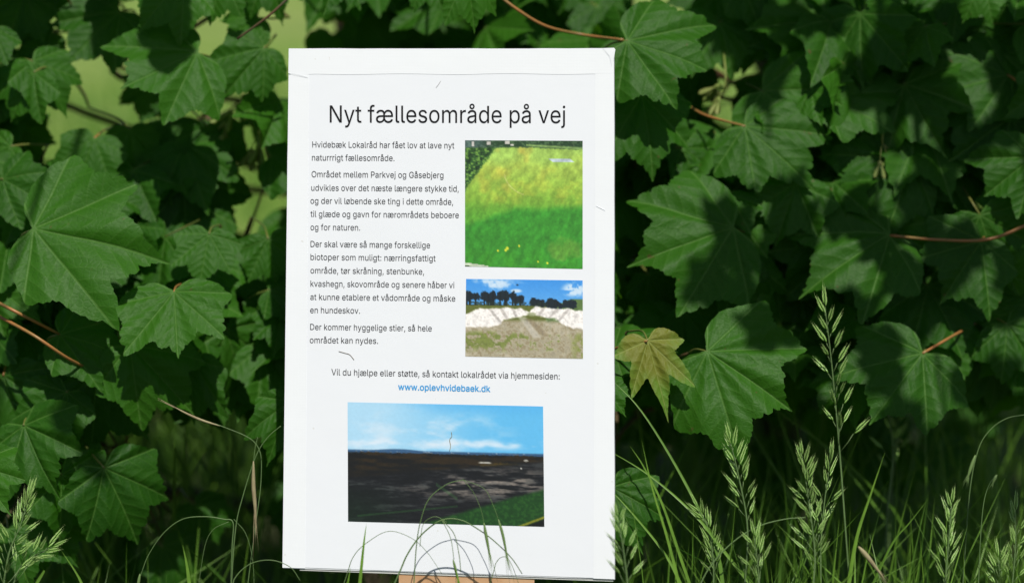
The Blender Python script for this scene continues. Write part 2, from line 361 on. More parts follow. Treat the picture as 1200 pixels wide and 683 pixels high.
# letter outlines: advance width, then closed bezier loops (point, left handle, right handle)
GLYPH = {",":[94,[[19,-60,27,-60,24,-28,34,36,29,4,45,36,68,36,57,36,60,4,42,-60,51,-28,34,-60]]],".":[94,[[48,-2,54,-2,41,-2,31,4,36,0,27,9,25,20,25,14,25,27,31,37,27,32,36,41,48,43,41,43,54,43,64,37,59,41,68,32,71,20,71,27,71,14,64,4,68,9,59,0]]],":":[94,[[48,-2,54,-2,41,-2,31,4,36,0,27,9,25,20,25,14,25,27,31,37,27,32,36,41,48,43,41,43,54,43,64,37,59,41,68,32,71,20,71,27,71,14,64,4,68,9,59,0],[48,135,54,135,41,135,31,142,36,138,27,146,25,158,25,152,25,164,31,174,27,170,36,179,48,181,41,181,54,181,64,174,59,179,68,170,71,158,71,164,71,152,64,142,68,146,59,138]]],"D":[251,[[109,0,135,0,89,0,48,0,68,0,48,10,48,29,48,19,68,29,107,29,88,29,128,29,159,40,145,32,173,48,189,75,183,60,196,89,200,128,200,107,200,148,190,180,196,166,183,195,160,214,173,206,147,222,110,226,130,226,89,226,47,226,68,226,47,235,47,254,47,245,69,254,113,254,91,254,137,254,176,239,159,249,194,229,217,196,207,214,226,177,231,128,231,154,231,101,217,59,226,78,207,40,175,15,193,26,157,5],[62,254,52,254,62,170,62,0,62,85,52,0,30,0,41,0,30,85,30,254,30,170,41,254]]],"G":[260,[[134,-3,155,-3,112,-3,75,13,92,2,58,23,35,58,44,38,25,77,20,127,20,100,20,154,35,197,25,177,44,216,74,242,57,231,91,252,132,258,111,258,146,258,170,252,158,256,182,248,202,235,192,242,211,227,225,208,218,218,231,198,237,174,235,187,226,174,204,174,215,174,201,183,194,197,198,190,189,203,178,213,184,209,172,218,158,224,165,222,150,227,133,228,142,228,118,228,92,216,104,224,79,208,62,182,70,197,55,167,52,127,52,149,52,105,63,72,55,87,70,57,92,38,80,46,105,30,134,26,119,26,149,26,172,36,161,30,183,42,198,62,192,50,204,73,207,101,207,86,211,101,217,100,214,100,192,100,141,100,167,100,141,109,141,128,141,118,174,128,239,128,206,128,239,119,239,100,239,109,239,79,225,45,234,61,216,30,188,9,204,18,173,1]]],"H":[258,[[30,0,41,0,30,85,30,254,30,170,41,254,62,254,52,254,62,218,62,144,62,181,107,144,196,144,152,144,196,181,196,254,196,218,207,254,228,254,218,254,228,170,228,0,228,85,218,0,196,0,207,0,196,39,196,116,196,77,152,116,62,116,107,116,62,77,62,0,62,39,52,0]]],"L":[196,[[30,0,80,0,30,85,30,254,30,170,41,254,62,254,52,254,62,179,62,29,62,104,102,29,181,29,141,29,181,19,181,0,181,10,130,0]]],"N":[262,[[30,0,41,0,30,85,30,254,30,170,43,254,68,254,55,254,103,200,172,91,137,146,174,87,181,75,178,82,185,69,194,53,189,61,198,45,207,27,203,37,205,27,202,27,204,27,201,36,200,54,201,45,200,63,200,79,200,71,199,86,199,97,199,92,199,150,199,254,199,202,210,254,232,254,221,254,232,170,232,0,232,85,219,0,193,0,206,0,163,48,101,145,132,97,97,151,89,165,93,158,84,172,74,191,80,181,68,200,54,226,62,212,56,226,60,227,58,227,60,214,61,192,61,203,62,181,62,164,62,172,62,156,62,145,62,150,62,97,62,0,62,48,52,0]]],"O":[267,[[133,-3,155,-3,112,-3,75,12,92,2,58,23,35,58,45,38,25,77,20,127,20,100,20,154,35,197,25,177,45,216,75,242,58,231,92,252,133,258,112,258,155,258,192,242,175,252,209,231,232,197,222,216,242,177,247,127,247,154,247,100,232,58,242,77,222,38,192,12,209,23,175,2],[133,26,118,26,149,26,175,38,162,30,187,46,204,72,197,57,211,87,215,127,215,105,215,149,204,182,211,167,197,197,175,216,187,209,162,224,133,228,149,228,118,228,92,216,104,224,80,209,63,182,70,197,55,167,52,127,52,149,52,105,63,72,55,87,70,57,92,38,80,46,104,30]]],"P":[222,[[30,0,41,0,30,85,30,254,30,170,59,254,118,254,88,254,137,254,166,244,153,251,179,237,195,215,189,227,201,203,204,174,204,189,204,159,195,133,201,145,189,120,166,104,179,111,153,96,118,93,137,93,97,93,55,93,76,93,55,102,55,121,55,112,75,121,116,121,96,121,130,121,149,128,140,123,157,133,167,147,163,139,170,155,172,174,172,164,172,184,167,201,170,193,163,209,148,219,157,215,140,224,116,226,129,226,98,226,62,226,80,226,62,151,62,0,62,75,52,0]]],"V":[240,[[102,0,114,0,71,85,8,254,39,170,20,254,42,254,31,254,60,204,96,103,78,154,99,95,108,69,103,83,112,54,124,15,118,37,122,15,117,15,119,15,124,37,133,69,129,55,138,83,145,103,142,95,162,154,197,254,180,204,209,254,231,254,220,254,201,170,139,0,170,85,127,0]]],"a":[195,[[80,-4,91,-4,68,-4,47,2,57,-2,37,7,24,22,30,14,18,31,15,54,15,42,15,65,22,80,17,74,26,87,39,97,32,93,46,100,63,105,54,103,71,107,89,110,80,109,100,111,117,113,110,113,124,114,133,117,129,116,136,119,138,127,138,123,138,128,138,128,138,128,138,136,133,148,136,143,130,154,120,161,126,158,114,164,98,165,107,165,89,165,75,161,81,164,68,158,59,150,63,155,55,146,50,137,52,142,40,140,20,146,30,143,25,157,39,173,31,166,47,180,66,188,56,185,77,191,97,192,87,192,104,192,119,190,111,191,128,188,143,180,135,185,150,176,161,160,156,169,166,151,168,126,168,140,168,84,168,0,168,42,158,0,138,0,148,0,138,9,138,26,138,17,138,26,136,26,137,26,134,22,126,12,131,17,121,8,108,1,115,4,100,-3],[85,23,78,23,97,23,114,29,106,25,122,34,132,47,128,40,136,54,138,69,138,61,138,78,138,95,138,86,137,93,130,91,134,92,126,90,116,88,121,89,110,87,100,86,105,86,95,85,88,84,91,84,80,83,67,79,74,82,61,77,52,70,56,74,48,65,46,52,46,60,46,46,51,36,48,40,54,32,65,26,59,28,71,24]]],"b":[212,[[115,-4,131,-4,103,-4,86,2,94,-2,79,6,69,16,73,10,65,21,59,29,61,25,58,29,56,29,57,29,56,20,56,0,56,10,46,0,26,0,36,0,26,85,26,254,26,170,36,254,57,254,47,254,57,223,57,160,57,191,58,160,59,160,58,160,61,163,69,173,65,168,73,178,86,186,78,182,93,190,115,192,103,192,130,192,156,180,144,188,169,172,185,146,178,161,192,132,195,94,195,114,195,74,185,42,192,57,178,28,157,8,169,16,145,0],[110,23,99,23,122,23,140,33,132,27,148,39,158,58,154,48,162,69,164,95,164,81,164,108,158,131,162,120,154,141,140,156,148,150,132,162,110,165,122,165,98,165,81,156,89,162,73,150,62,131,67,142,58,121,56,95,56,109,56,81,63,58,58,68,67,47,81,32,73,38,89,26]]],"d":[212,[[98,-4,109,-4,82,-4,56,8,68,0,44,16,27,42,34,28,20,57,17,94,17,74,17,114,27,146,21,132,34,161,56,180,44,172,68,188,98,192,82,192,110,192,126,186,119,190,134,182,144,173,139,178,148,168,153,160,151,163,154,160,155,160,155,160,155,191,155,254,155,223,166,254,186,254,176,254,186,170,186,0,186,85,176,0,156,0,166,0,156,10,156,29,156,20,155,29,153,29,154,29,151,25,143,16,148,21,139,10,126,2,133,6,119,-2],[102,23,91,23,114,23,132,32,124,26,140,38,150,58,146,47,154,68,156,95,156,81,156,109,150,131,154,121,146,142,132,156,140,150,124,162,102,165,114,165,90,165,72,156,80,162,64,150,54,131,58,141,50,120,48,95,48,108,48,81,54,58,50,69,58,48,73,33,64,39,81,27]]],"e":[202,[[106,-4,119,-4,88,-4,58,8,72,0,45,16,28,42,35,28,21,57,17,93,17,74,17,113,28,145,21,130,35,160,58,180,45,171,70,188,103,192,85,192,113,192,133,187,123,190,143,184,160,170,152,178,168,163,179,141,174,153,183,129,186,97,186,114,186,93,186,85,186,89,136,85,37,85,87,85,37,93,37,110,37,102,81,110,169,110,125,110,164,107,155,101,160,104,155,114,149,134,153,125,145,144,131,157,139,151,124,162,103,165,114,165,91,165,73,157,81,162,65,151,54,135,59,144,50,126,48,105,48,116,48,100,48,89,48,94,48,75,55,53,50,63,60,43,76,31,67,36,84,26,106,23,94,23,114,23,127,26,121,24,133,29,143,36,138,32,147,41,153,53,151,46,163,50,182,45,173,48,180,36,168,20,175,27,160,12,141,2,152,6,131,-2]]],"f":[127,[[114,190,77,190,114,181,114,164,114,172,77,164,3,164,40,164,3,172,3,190,3,181,40,190],[40,0,50,0,40,72,40,216,40,144,40,227,48,243,43,236,53,250,68,259,59,256,76,263,94,265,84,265,101,265,111,263,106,264,116,262,121,260,119,261,119,252,114,234,116,243,112,235,107,236,110,235,105,237,97,237,101,237,88,237,77,230,81,235,73,225,71,209,71,218,71,140,71,0,71,70,61,0]]],"g":[213,[[103,-75,119,-75,89,-75,67,-70,77,-73,57,-66,41,-55,48,-61,34,-49,25,-35,29,-42,34,-30,51,-20,42,-25,53,-24,61,-33,57,-29,65,-37,77,-44,70,-41,84,-47,103,-49,93,-49,119,-49,141,-38,131,-45,151,-30,156,-3,156,-19,156,9,156,34,156,22,155,34,153,34,154,34,151,30,143,21,147,26,139,16,126,8,133,11,119,4,97,2,109,2,82,2,56,13,69,6,44,21,28,45,35,31,21,59,17,96,17,76,17,115,27,147,21,132,34,161,56,180,44,172,68,188,98,192,82,192,110,192,127,186,119,190,134,183,144,173,140,178,148,168,154,159,152,163,155,159,157,159,156,159,157,170,157,190,157,180,166,190,186,190,176,190,186,125,186,-4,186,60,186,-21,175,-45,183,-34,168,-55,145,-68,158,-63,133,-73],[102,30,91,30,114,30,132,38,124,32,140,43,150,61,146,51,154,70,156,96,156,82,156,110,150,132,154,122,146,142,132,156,140,150,124,162,102,165,114,165,91,165,73,156,81,162,64,150,54,131,58,141,50,121,48,96,48,109,48,83,54,61,50,71,59,51,73,38,65,43,81,32]]],"h":[205,[[57,113,57,124,57,76,57,0,57,38,47,0,26,0,36,0,26,85,26,254,26,170,36,254,57,254,47,254,57,217,57,144,57,181,55,144,51,144,53,144,57,161,76,181,65,174,87,188,114,192,99,192,127,192,148,184,138,190,157,179,170,160,165,171,176,150,179,120,179,136,179,80,179,0,179,40,168,0,148,0,158,0,148,39,148,118,148,78,148,132,136,152,144,144,129,160,105,165,118,165,96,165,80,159,88,163,73,155,63,141,67,149,59,134]]],"i":[83,[[26,0,36,0,26,63,26,190,26,126,36,190,57,190,47,190,57,126,57,0,57,63,47,0],[42,221,48,221,36,221,27,227,31,223,23,231,21,242,21,236,21,247,27,256,23,252,31,260,42,262,36,262,48,262,57,256,53,260,61,252,63,242,63,247,63,236,57,227,61,231,53,223]]],"j":[83,[[26,190,26,122,36,190,57,190,47,190,57,121,57,-15,57,53,57,-27,51,-45,55,-37,47,-54,32,-65,40,-60,24,-69,2,-71,14,-71,0,-71,-5,-71,-3,-71,-5,-62,-5,-43,-5,-53,-3,-43,1,-43,-1,-43,10,-43,20,-36,16,-41,24,-31,26,-15,26,-24,26,54],[42,221,48,221,36,221,27,227,31,223,23,231,20,242,20,236,20,247,27,256,23,252,31,260,42,262,36,262,48,262,57,256,53,260,61,252,63,242,63,247,63,236,57,227,61,231,53,223]]],"k":[190,[[55,68,66,79,55,81,55,106,55,93,57,106,60,106,58,106,88,134,142,190,115,162,155,190,180,190,167,190,151,160,92,100,121,130,91,100,89,100,90,100,77,89],[26,0,36,0,26,85,26,254,26,170,36,254,57,254,47,254,57,170,57,0,57,85,47,0],[147,0,160,0,123,31,74,93,98,62,81,100,96,114,88,107,126,76,186,0,156,38,173,0]]],"l":[95,[[70,-1,73,-1,55,-1,37,10,44,3,30,18,26,42,26,28,26,113,26,254,26,184,36,254,57,254,47,254,57,186,57,49,57,118,57,41,60,31,58,35,62,28,73,26,67,26,76,26,80,26,78,26,82,27,85,27,83,27,87,19,90,1,88,10,88,1,81,0,85,0,77,-1]]],"m":[305,[[26,0,36,0,26,63,26,190,26,126,36,190,56,190,46,190,56,176,56,148,56,162,55,148,54,148,55,148,56,158,66,173,61,166,72,180,86,188,79,185,94,191,110,193,101,193,124,193,144,180,135,189,152,172,160,147,158,161,159,147,156,147,158,147,158,157,169,172,163,165,175,178,190,187,182,184,199,191,218,193,208,193,229,193,249,186,239,191,258,181,270,164,265,174,276,155,278,128,278,142,278,85,278,0,278,43,268,0,248,0,258,0,248,42,248,127,248,85,248,141,236,156,244,150,229,162,209,165,220,165,201,165,187,160,193,163,181,156,173,145,176,151,169,139,168,124,168,132,168,82,168,0,168,41,157,0,137,0,147,0,137,43,137,130,137,87,137,140,126,156,134,149,119,162,100,165,111,165,92,165,79,160,85,164,72,157,63,145,67,151,59,138,57,119,57,129,57,79,57,0,57,40,47,0]]],"n":[205,[[57,113,57,124,57,76,57,0,57,38,47,0,26,0,36,0,26,63,26,190,26,126,36,190,56,190,46,190,56,174,56,144,56,159,54,144,51,144,53,144,57,161,76,181,65,174,87,188,114,192,99,192,127,192,147,184,138,190,157,179,170,160,165,171,176,150,179,120,179,136,179,80,179,0,179,40,168,0,148,0,158,0,148,39,148,118,148,78,148,132,136,152,144,144,129,160,105,165,118,165,96,165,80,159,88,163,73,155,63,141,67,149,59,134]]],"o":[208,[[104,-4,121,-4,86,-4,58,8,71,0,45,16,28,43,35,28,21,57,17,94,17,74,17,114,28,146,21,131,35,160,58,180,45,172,71,188,104,192,86,192,121,192,149,180,136,188,162,172,180,146,172,160,187,131,191,94,191,114,191,74,180,43,187,57,172,28,149,8,162,16,136,0],[104,23,91,23,116,23,135,33,127,26,143,39,154,59,150,48,158,69,160,94,160,81,160,106,154,129,158,118,150,140,135,155,143,149,127,162,104,165,116,165,91,165,73,155,81,162,64,149,54,129,58,140,50,118,48,94,48,107,48,81,54,59,50,69,58,48,73,33,64,39,81,26]]],"p":[212,[[26,-71,36,-71,26,16,26,190,26,103,36,190,56,190,46,190,56,180,56,160,56,170,57,160,59,160,58,160,61,163,69,173,65,168,73,178,86,186,78,182,93,190,115,192,103,192,130,192,156,180,144,188,169,172,185,146,178,161,192,132,195,94,195,114,195,74,185,42,192,57,178,28,157,8,169,16,145,0,115,-4,131,-4,103,-4,86,2,94,-2,79,6,69,16,73,10,65,21,59,29,61,25,58,29,57,29,58,29,57,-4,57,-71,57,-38,47,-71],[110,23,99,23,122,23,140,33,132,27,148,39,158,58,154,48,162,69,164,95,164,81,164,108,158,131,162,120,154,141,140,156,148,150,132,162,110,165,122,165,98,165,81,156,89,162,73,150,62,131,67,142,58,121,56,95,56,109,56,81,63,58,58,68,67,47,81,32,73,38,89,26]]],"r":[130,[[26,0,36,0,26,63,26,190,26,126,36,190,56,190,46,190,56,180,56,160,56,170,56,160,58,160,57,160,61,170,76,184,67,178,85,189,107,192,95,192,109,192,115,192,112,192,118,192,122,192,120,192,122,182,122,161,122,171,121,161,115,162,119,162,111,163,103,163,108,163,95,163,80,157,87,161,72,154,63,142,67,148,59,135,57,118,57,127,57,79,57,0,57,39,47,0]]],"s":[182,[[91,-4,106,-4,78,-4,56,2,66,-2,46,6,31,19,37,11,24,27,18,47,20,36,27,49,47,53,37,51,49,43,62,30,54,35,70,25,91,23,79,23,104,23,122,31,114,26,130,37,134,51,134,44,134,58,127,68,132,63,122,72,106,78,115,75,96,80,75,85,85,83,57,89,36,104,45,95,28,113,23,137,23,124,23,148,33,166,26,157,39,174,58,185,47,181,68,190,94,192,80,192,107,192,127,186,118,190,136,182,149,170,144,177,155,162,162,145,159,154,153,143,134,139,143,141,132,146,121,158,127,152,115,163,94,166,106,166,82,166,65,158,73,164,58,153,54,139,54,147,54,132,62,122,57,126,67,117,86,111,75,114,95,109,115,105,105,107,132,101,153,86,145,94,161,77,166,53,166,66,166,42,156,24,162,32,150,15,130,3,141,8,119,-2]]],"t":[114,[[102,190,69,190,102,181,102,164,102,172,69,164,3,164,36,164,3,172,3,190,3,181,36,190],[32,236,32,173,43,236,63,236,53,236,63,173,63,49,63,111,63,41,68,31,65,34,71,27,85,25,77,25,87,25,93,26,90,25,96,26,101,27,98,26,103,18,107,1,105,10,103,0,96,-1,100,-1,92,-2,84,-2,88,-2,68,-2,46,11,55,2,37,19,32,46,32,31,32,109]]],"u":[205,[[91,-3,105,-3,78,-3,57,5,67,0,48,11,35,29,40,19,29,40,26,69,26,53,26,110,26,190,26,150,36,190,57,190,47,190,57,150,57,72,57,111,57,57,68,37,61,46,76,29,100,25,87,25,109,25,125,31,117,27,132,35,142,48,137,41,146,56,148,76,148,65,148,114,148,190,148,152,158,190,179,190,168,190,179,126,179,0,179,63,169,0,149,0,159,0,149,15,149,46,149,31,151,46,154,46,152,46,148,28,129,8,139,16,118,1]]],"v":[195,[[81,0,92,0,57,63,9,190,33,126,20,190,42,190,31,190,56,152,83,78,69,115,87,66,93,43,90,55,96,32,103,10,100,21,99,10,92,10,96,10,95,21,101,43,98,32,104,55,112,78,108,66,125,115,152,190,139,152,164,190,186,190,175,190,162,126,113,0,137,63,103,0]]],"w":[284,[[69,0,79,0,50,63,11,190,30,126,22,190,44,190,33,190,51,162,67,107,59,134,70,95,77,68,73,83,80,54,88,21,84,38,86,21,82,21,84,21,86,37,93,67,89,53,96,82,103,107,100,95,111,134,126,190,118,162,137,190,158,190,147,190,166,162,181,107,173,134,184,95,191,68,187,82,194,54,201,21,198,38,199,21,196,21,197,21,199,38,206,68,203,53,210,82,217,107,213,95,225,134,240,190,232,162,251,190,272,190,262,190,253,126,215,0,234,63,205,0,184,0,194,0,176,29,159,86,168,57,157,95,152,112,155,104,150,121,145,140,148,131,143,150,138,169,141,159,141,169,145,169,143,169,143,159,138,140,141,150,136,131,131,112,134,121,129,103,124,86,126,94,116,57,99,0,108,29,89,0]]],"y":[195,[[24,-69,26,-70,26,-60,31,-43,28,-52,32,-43,36,-44,34,-43,42,-45,52,-44,47,-45,57,-44,65,-37,61,-41,69,-33,75,-18,72,-26,77,-12,81,-1,79,-6,57,63,9,190,33,126,20,190,42,190,31,190,56,152,83,78,69,115,87,66,93,43,90,55,96,32,103,10,99,21,99,10,92,10,95,10,95,21,101,43,98,32,104,55,112,78,108,66,126,115,153,190,139,152,164,190,186,190,175,190,158,117,102,-29,130,44,98,-39,88,-54,94,-47,83,-60,70,-68,77,-65,63,-71,46,-73,55,-73,41,-73,32,-72,36,-72,28,-71]]],"å":[195,[[80,-4,91,-4,68,-4,47,2,57,-2,37,7,24,22,30,14,18,31,15,54,15,42,15,65,22,80,17,74,26,87,39,97,32,93,46,100,63,105,54,103,71,107,89,110,80,109,100,111,117,113,110,113,124,114,133,117,129,116,136,119,138,127,138,123,138,128,138,128,138,128,138,136,133,148,136,143,130,154,120,161,126,158,114,164,98,165,107,165,89,165,75,161,81,164,68,158,59,150,63,155,55,146,50,137,52,142,40,140,20,146,30,143,25,157,39,173,31,166,47,180,66,188,56,185,77,191,97,192,87,192,104,192,119,190,111,191,128,188,143,180,135,185,150,176,161,160,156,169,166,151,168,126,168,140,168,84,168,0,168,42,158,0,138,0,148,0,138,9,138,26,138,17,138,26,136,26,137,26,134,22,126,12,131,17,121,8,108,1,115,4,100,-3],[85,23,78,23,97,23,114,29,106,25,122,34,132,47,128,40,136,54,138,69,138,61,138,78,138,95,138,86,137,93,130,91,134,92,126,90,116,88,121,89,110,87,100,86,105,86,95,85,88,84,91,84,80,83,67,79,74,82,61,77,52,70,56,74,48,65,46,52,46,60,46,46,51,36,48,40,54,32,65,26,59,28,71,24],[95,202,103,202,86,202,72,208,79,204,66,212,56,223,60,217,52,230,50,245,50,237,50,253,56,266,52,260,60,273,72,281,66,278,79,285,95,287,86,287,103,287,117,281,110,285,124,278,133,266,129,273,137,260,139,245,139,253,139,237,133,223,137,230,129,217,117,208,124,212,110,204],[95,224,89,224,100,224,110,230,106,226,114,234,116,245,116,239,116,251,110,260,114,256,106,264,95,266,100,266,89,266,80,260,84,264,76,256,74,245,74,251,74,239,80,230,76,234,84,226]]],"æ":[319,[[81,-4,89,-4,68,-4,47,3,57,-2,37,7,24,23,30,14,18,31,15,54,15,42,15,65,22,81,18,74,27,88,41,98,33,94,49,102,68,108,58,106,77,109,96,110,87,110,159,110,285,110,222,110,280,107,271,100,275,104,272,112,267,133,271,123,263,143,249,157,257,151,241,162,220,165,231,165,209,165,190,157,199,162,182,151,171,135,176,144,167,126,165,105,165,116,165,100,165,89,165,94,165,75,172,53,167,63,177,43,192,31,184,36,201,26,223,23,211,23,230,23,244,26,237,24,250,29,259,36,255,32,264,41,270,53,267,46,280,50,299,46,290,48,297,36,285,20,292,27,278,12,258,2,269,6,248,-2,223,-4,236,-4,209,-4,186,3,196,-2,175,8,159,22,166,14,152,31,144,51,147,40,146,83,149,145,147,114,153,155,165,170,159,163,172,177,189,186,180,183,198,190,220,192,209,192,230,192,250,187,240,190,260,184,277,170,269,178,285,163,296,141,291,153,300,129,302,97,302,114,302,93,302,85,302,89,234,85,97,85,165,85,88,85,71,81,79,84,64,79,53,71,58,75,48,66,46,53,46,60,46,43,57,30,50,35,64,25,85,23,74,23,97,23,114,29,106,25,122,34,131,47,127,40,135,54,137,69,137,61,137,89,137,128,137,109,137,136,133,148,136,143,130,154,120,161,126,158,114,164,98,165,107,165,89,165,75,161,81,164,68,158,59,150,63,155,55,146,50,137,52,142,40,140,20,146,30,143,25,157,39,173,31,166,47,180,66,188,56,185,77,191,97,192,87,192,105,192,122,189,114,191,131,186,146,176,139,182,153,169,162,148,159,160,160,110,156,35,158,73,155,35,153,35,154,35,151,30,143,20,147,25,138,15,126,7,133,11,120,4,105,-1,113,1,97,-3]]],"ø":[208,[[104,-4,121,-4,86,-4,58,8,71,0,45,16,28,43,35,28,21,57,17,94,17,74,17,114,28,146,21,131,35,160,58,180,45,172,71,188,104,192,86,192,121,192,149,180,136,188,162,172,180,146,172,160,187,131,191,94,191,114,191,74,180,43,187,57,172,28,149,8,162,16,136,0],[104,23,91,23,116,23,135,33,127,26,143,39,154,59,150,48,158,69,160,94,160,81,160,106,154,129,158,118,150,140,135,155,143,149,127,162,104,165,116,165,91,165,73,155,81,162,64,149,54,129,58,140,50,118,48,94,48,107,48,81,54,59,50,69,58,48,73,33,64,39,81,26],[32,-8,86,56,26,-3,13,8,20,3,68,71,176,197,122,134,182,192,194,182,188,187,140,119]]]}
# ------------------------------------------------------------------ the notice board
D0, CX, CY = 2.690, 527.0, 367.0
K_X, K_Y = 0.029 / 385, 0.034 / 615            # right edge and bottom edge come a little nearer
def plane_depth(px, py):
    return 1.0 / (1.0 / D0 + (K_X * (px - CX) + K_Y * (py - CY)) / D0 ** 2)
_a, _b, _c = (P(px, py, plane_depth(px, py)) for px, py in ((340, 60), (340, 660), (710, 60)))
B_N = (_b - _a).cross(_c - _a).normalized()
if B_N.y > 0: B_N = -B_N


def Q(px, py, off=0.0):
    """a point on the board's front, lifted by off metres"""
    ray = P(px, py, 1.0) - C_POS
    k = (_a - C_POS).dot(B_N) / ray.dot(B_N)
    return C_POS + ray * k + B_N * off


def white_board(name, col, bump_s, grid=0.0, rough=0.55):
    t = NT(name)
    o = t.obj()
    n1 = t.noise(o, 26, 3)
    n2 = t.noise(o, 700, 2)
    h = t.math('ADD', t.math('MULTIPLY', n1, 1.0), t.math('MULTIPLY', n2, 0.06))
    c = t.mix(t.math('MULTIPLY', t.step(t.noise(o, 9, 4), 0.4, 0.75), 0.25), col, tuple(k * .95 for k in col))
    dirt = t.step(t.noise(o, 160, 1), 0.79, 0.82)
    c = t.mix(t.math('MULTIPLY', dirt, 0.35), c, (0.45, 0.43, 0.38))
    if grid:
        sp = t.n('SeparateXYZ'); t.ln(o, sp.inputs[0])
        gx = t.math('SINE', t.math('MULTIPLY', sp.outputs[0], 2200))
        gz = t.math('SINE', t.math('MULTIPLY', sp.outputs[2], 2200))
        h = t.math('ADD', h, t.math('MULTIPLY', t.math('ADD', gx, gz), grid))
    return t.finish(t.principled(c, rough, 0.4, t.bump(h, bump_s, 0.002)))


M_BOARD = white_board('white_board', (0.70, 0.72, 0.755), 0.10)
M_PAPER = white_board('printed_paper', (0.675, 0.70, 0.75), 0.14)
M_TAPE = white_board('white_cloth_tape', (0.70, 0.725, 0.765), 0.16, 0.012, 0.5)
M_INK = plain('black_ink', (0.010, 0.010, 0.012), 0.7, 0.08)
M_INK_SMALL = plain('grey_black_ink', (0.02, 0.02, 0.024), 0.7, 0.1)
M_INK_BLUE = plain('blue_ink', (0.03, 0.28, 0.60), 0.6)
M_PLANK = plain('raw_plank', (0.52, 0.29, 0.15), 0.7, 0.2, color2=(0.62, 0.4, 0.24), scale=35, bump=0.4)
M_EDGE = plain('shaded_board_edge', (0.42, 0.44, 0.42), 0.7, 0.2, color2=(0.5, 0.51, 0.49), scale=80)

_base = Q(546, 676, -0.02)
SIGN = empty('notice_sign', (_base.x, _base.y + 0.015, 0), 'white notice board with Danish text and three landscape photos on a wooden post', 'sign')

corners = [(338.5, 57), (331, 665), (720, 678.5), (719.5, 57)]
def edge_pts(a, b, n, jit, rnd):
    return [(a[0] + (b[0] - a[0]) * i / n + rnd.uniform(-jit, jit), a[1] + (b[1] - a[1]) * i / n + rnd.uniform(-jit, jit)) for i in range(n)]
_r = random.Random(3)
loop = []
for i in range(4):
    loop += edge_pts(corners[i], corners[(i + 1) % 4], 14, 0.35, _r)
TH = 0.011
m = MB()
m.slab([Q(x, y, -0.0006) for x, y in loop], [Q(x, y, -TH) for x, y in loop])
PANEL = m.build('board', M_BOARD, SIGN, smooth=False)
# board's underside edge below the front face, its shade put into the grey
m = MB()
lo = [(350, 665.2), (719, 678.2)]
m.slab([Q(351, 665.0, -0.0015), Q(351, 668.0, -0.0015), Q(718.5, 681.0, -0.0015), Q(718.5, 677.8, -0.0015)],
       [Q(351, 665.0, -TH + 0.001), Q(351, 668.0, -TH + 0.001), Q(718.5, 681.0, -TH + 0.001), Q(718.5, 677.8, -TH + 0.001)])
m.build('board_edge', M_EDGE, PANEL, smooth=False)


def strip(name, pl, off, th, mat, parent, smooth_=False):
    mb = MB()
    mb.slab([Q(x, y, off + th) for x, y in pl], [Q(x, y, off) for x, y in pl])
    return mb.build(name, mat, parent, smooth=smooth_)


# side tapes, then the top tape across them, folded over the edge, with a torn nick and a lifted corner
strip('tape', [(338.2, 88), (331.0, 664.6), (357.5, 665.4), (362.0, 88)], -0.0005, 0.0006, M_TAPE, SIGN)
strip('tape', [(697.5, 86), (695.5, 677.4), (720.0, 678.2), (719.2, 70)], -0.0005, 0.0006, M_TAPE, SIGN)
_top = [(338.4, 57.4), (337.9, 86.2), (345, 86.6), (352, 88.2), (357, 89.8), (361, 92.6), (362, 87.4)]
_top += [(x, 87.2 + 0.5 * math.sin(x * .05) - 0.2 * (x > 560)) for x in range(372, 700, 14)] + [(717.2, 86.6), (718.2, 75), (719.6, 66), (720.0, 57.2)]
strip('tape', _top, 0.00005, 0.0001, M_TAPE, SIGN)
m = MB()                                            # crumpled lifted corner of the top tape
q = [Q(706, 56.8, .0003), Q(719.5, 56.4, .0006), Q(721.2, 58.3, .0007), Q(719.6, 68, .0006), Q(718.2, 74, .0005), Q(717.0, 79, .0003), Q(714, 66, .0006)]
qb = [p - B_N * .0004 for p in q]
m.add(q + qb, [(0, 6, 1), (1, 6, 2), (2, 6, 3), (3, 6, 4), (4, 6, 5), (7, 8, 13), (8, 9, 13), (9, 10, 13), (10, 11, 13), (11, 12, 13)] +
      [(i, (i + 1) % 7, (i + 1) % 7 + 7, i + 7) for i in range(6)])
m.build('tape_corner', M_TAPE, SIGN, smooth=False)
m = MB()                                            # loose flap of the torn nick at the left
q = [Q(338, 86.2, .0003), Q(346, 86.8, .0004), Q(355, 89.0, .0005), Q(361, 91.4, .0004), Q(356, 90.8, .0003), Q(344, 88.6, .0002)]
qb = [p - B_N * .00015 for p in q]
m.add(q + qb, [(0, 5, 1), (1, 5, 4), (1, 4, 2), (2, 4, 3), (6, 7, 11), (7, 10, 11), (7, 8, 10), (8, 9, 10)] + [(i, (i + 1) % 6, (i + 1) % 6 + 6, i + 6) for i in range(6)])
m.build('tape_flap', M_TAPE, SIGN, smooth=False)

# tapes butt against the sheet; the sheet lies between them
POSTER = strip('poster', [(359.1, 80), (355.0, 664.6), (698.2, 676.8), (700.3, 80)], -0.0004, 0.0003, M_PAPER, SIGN)

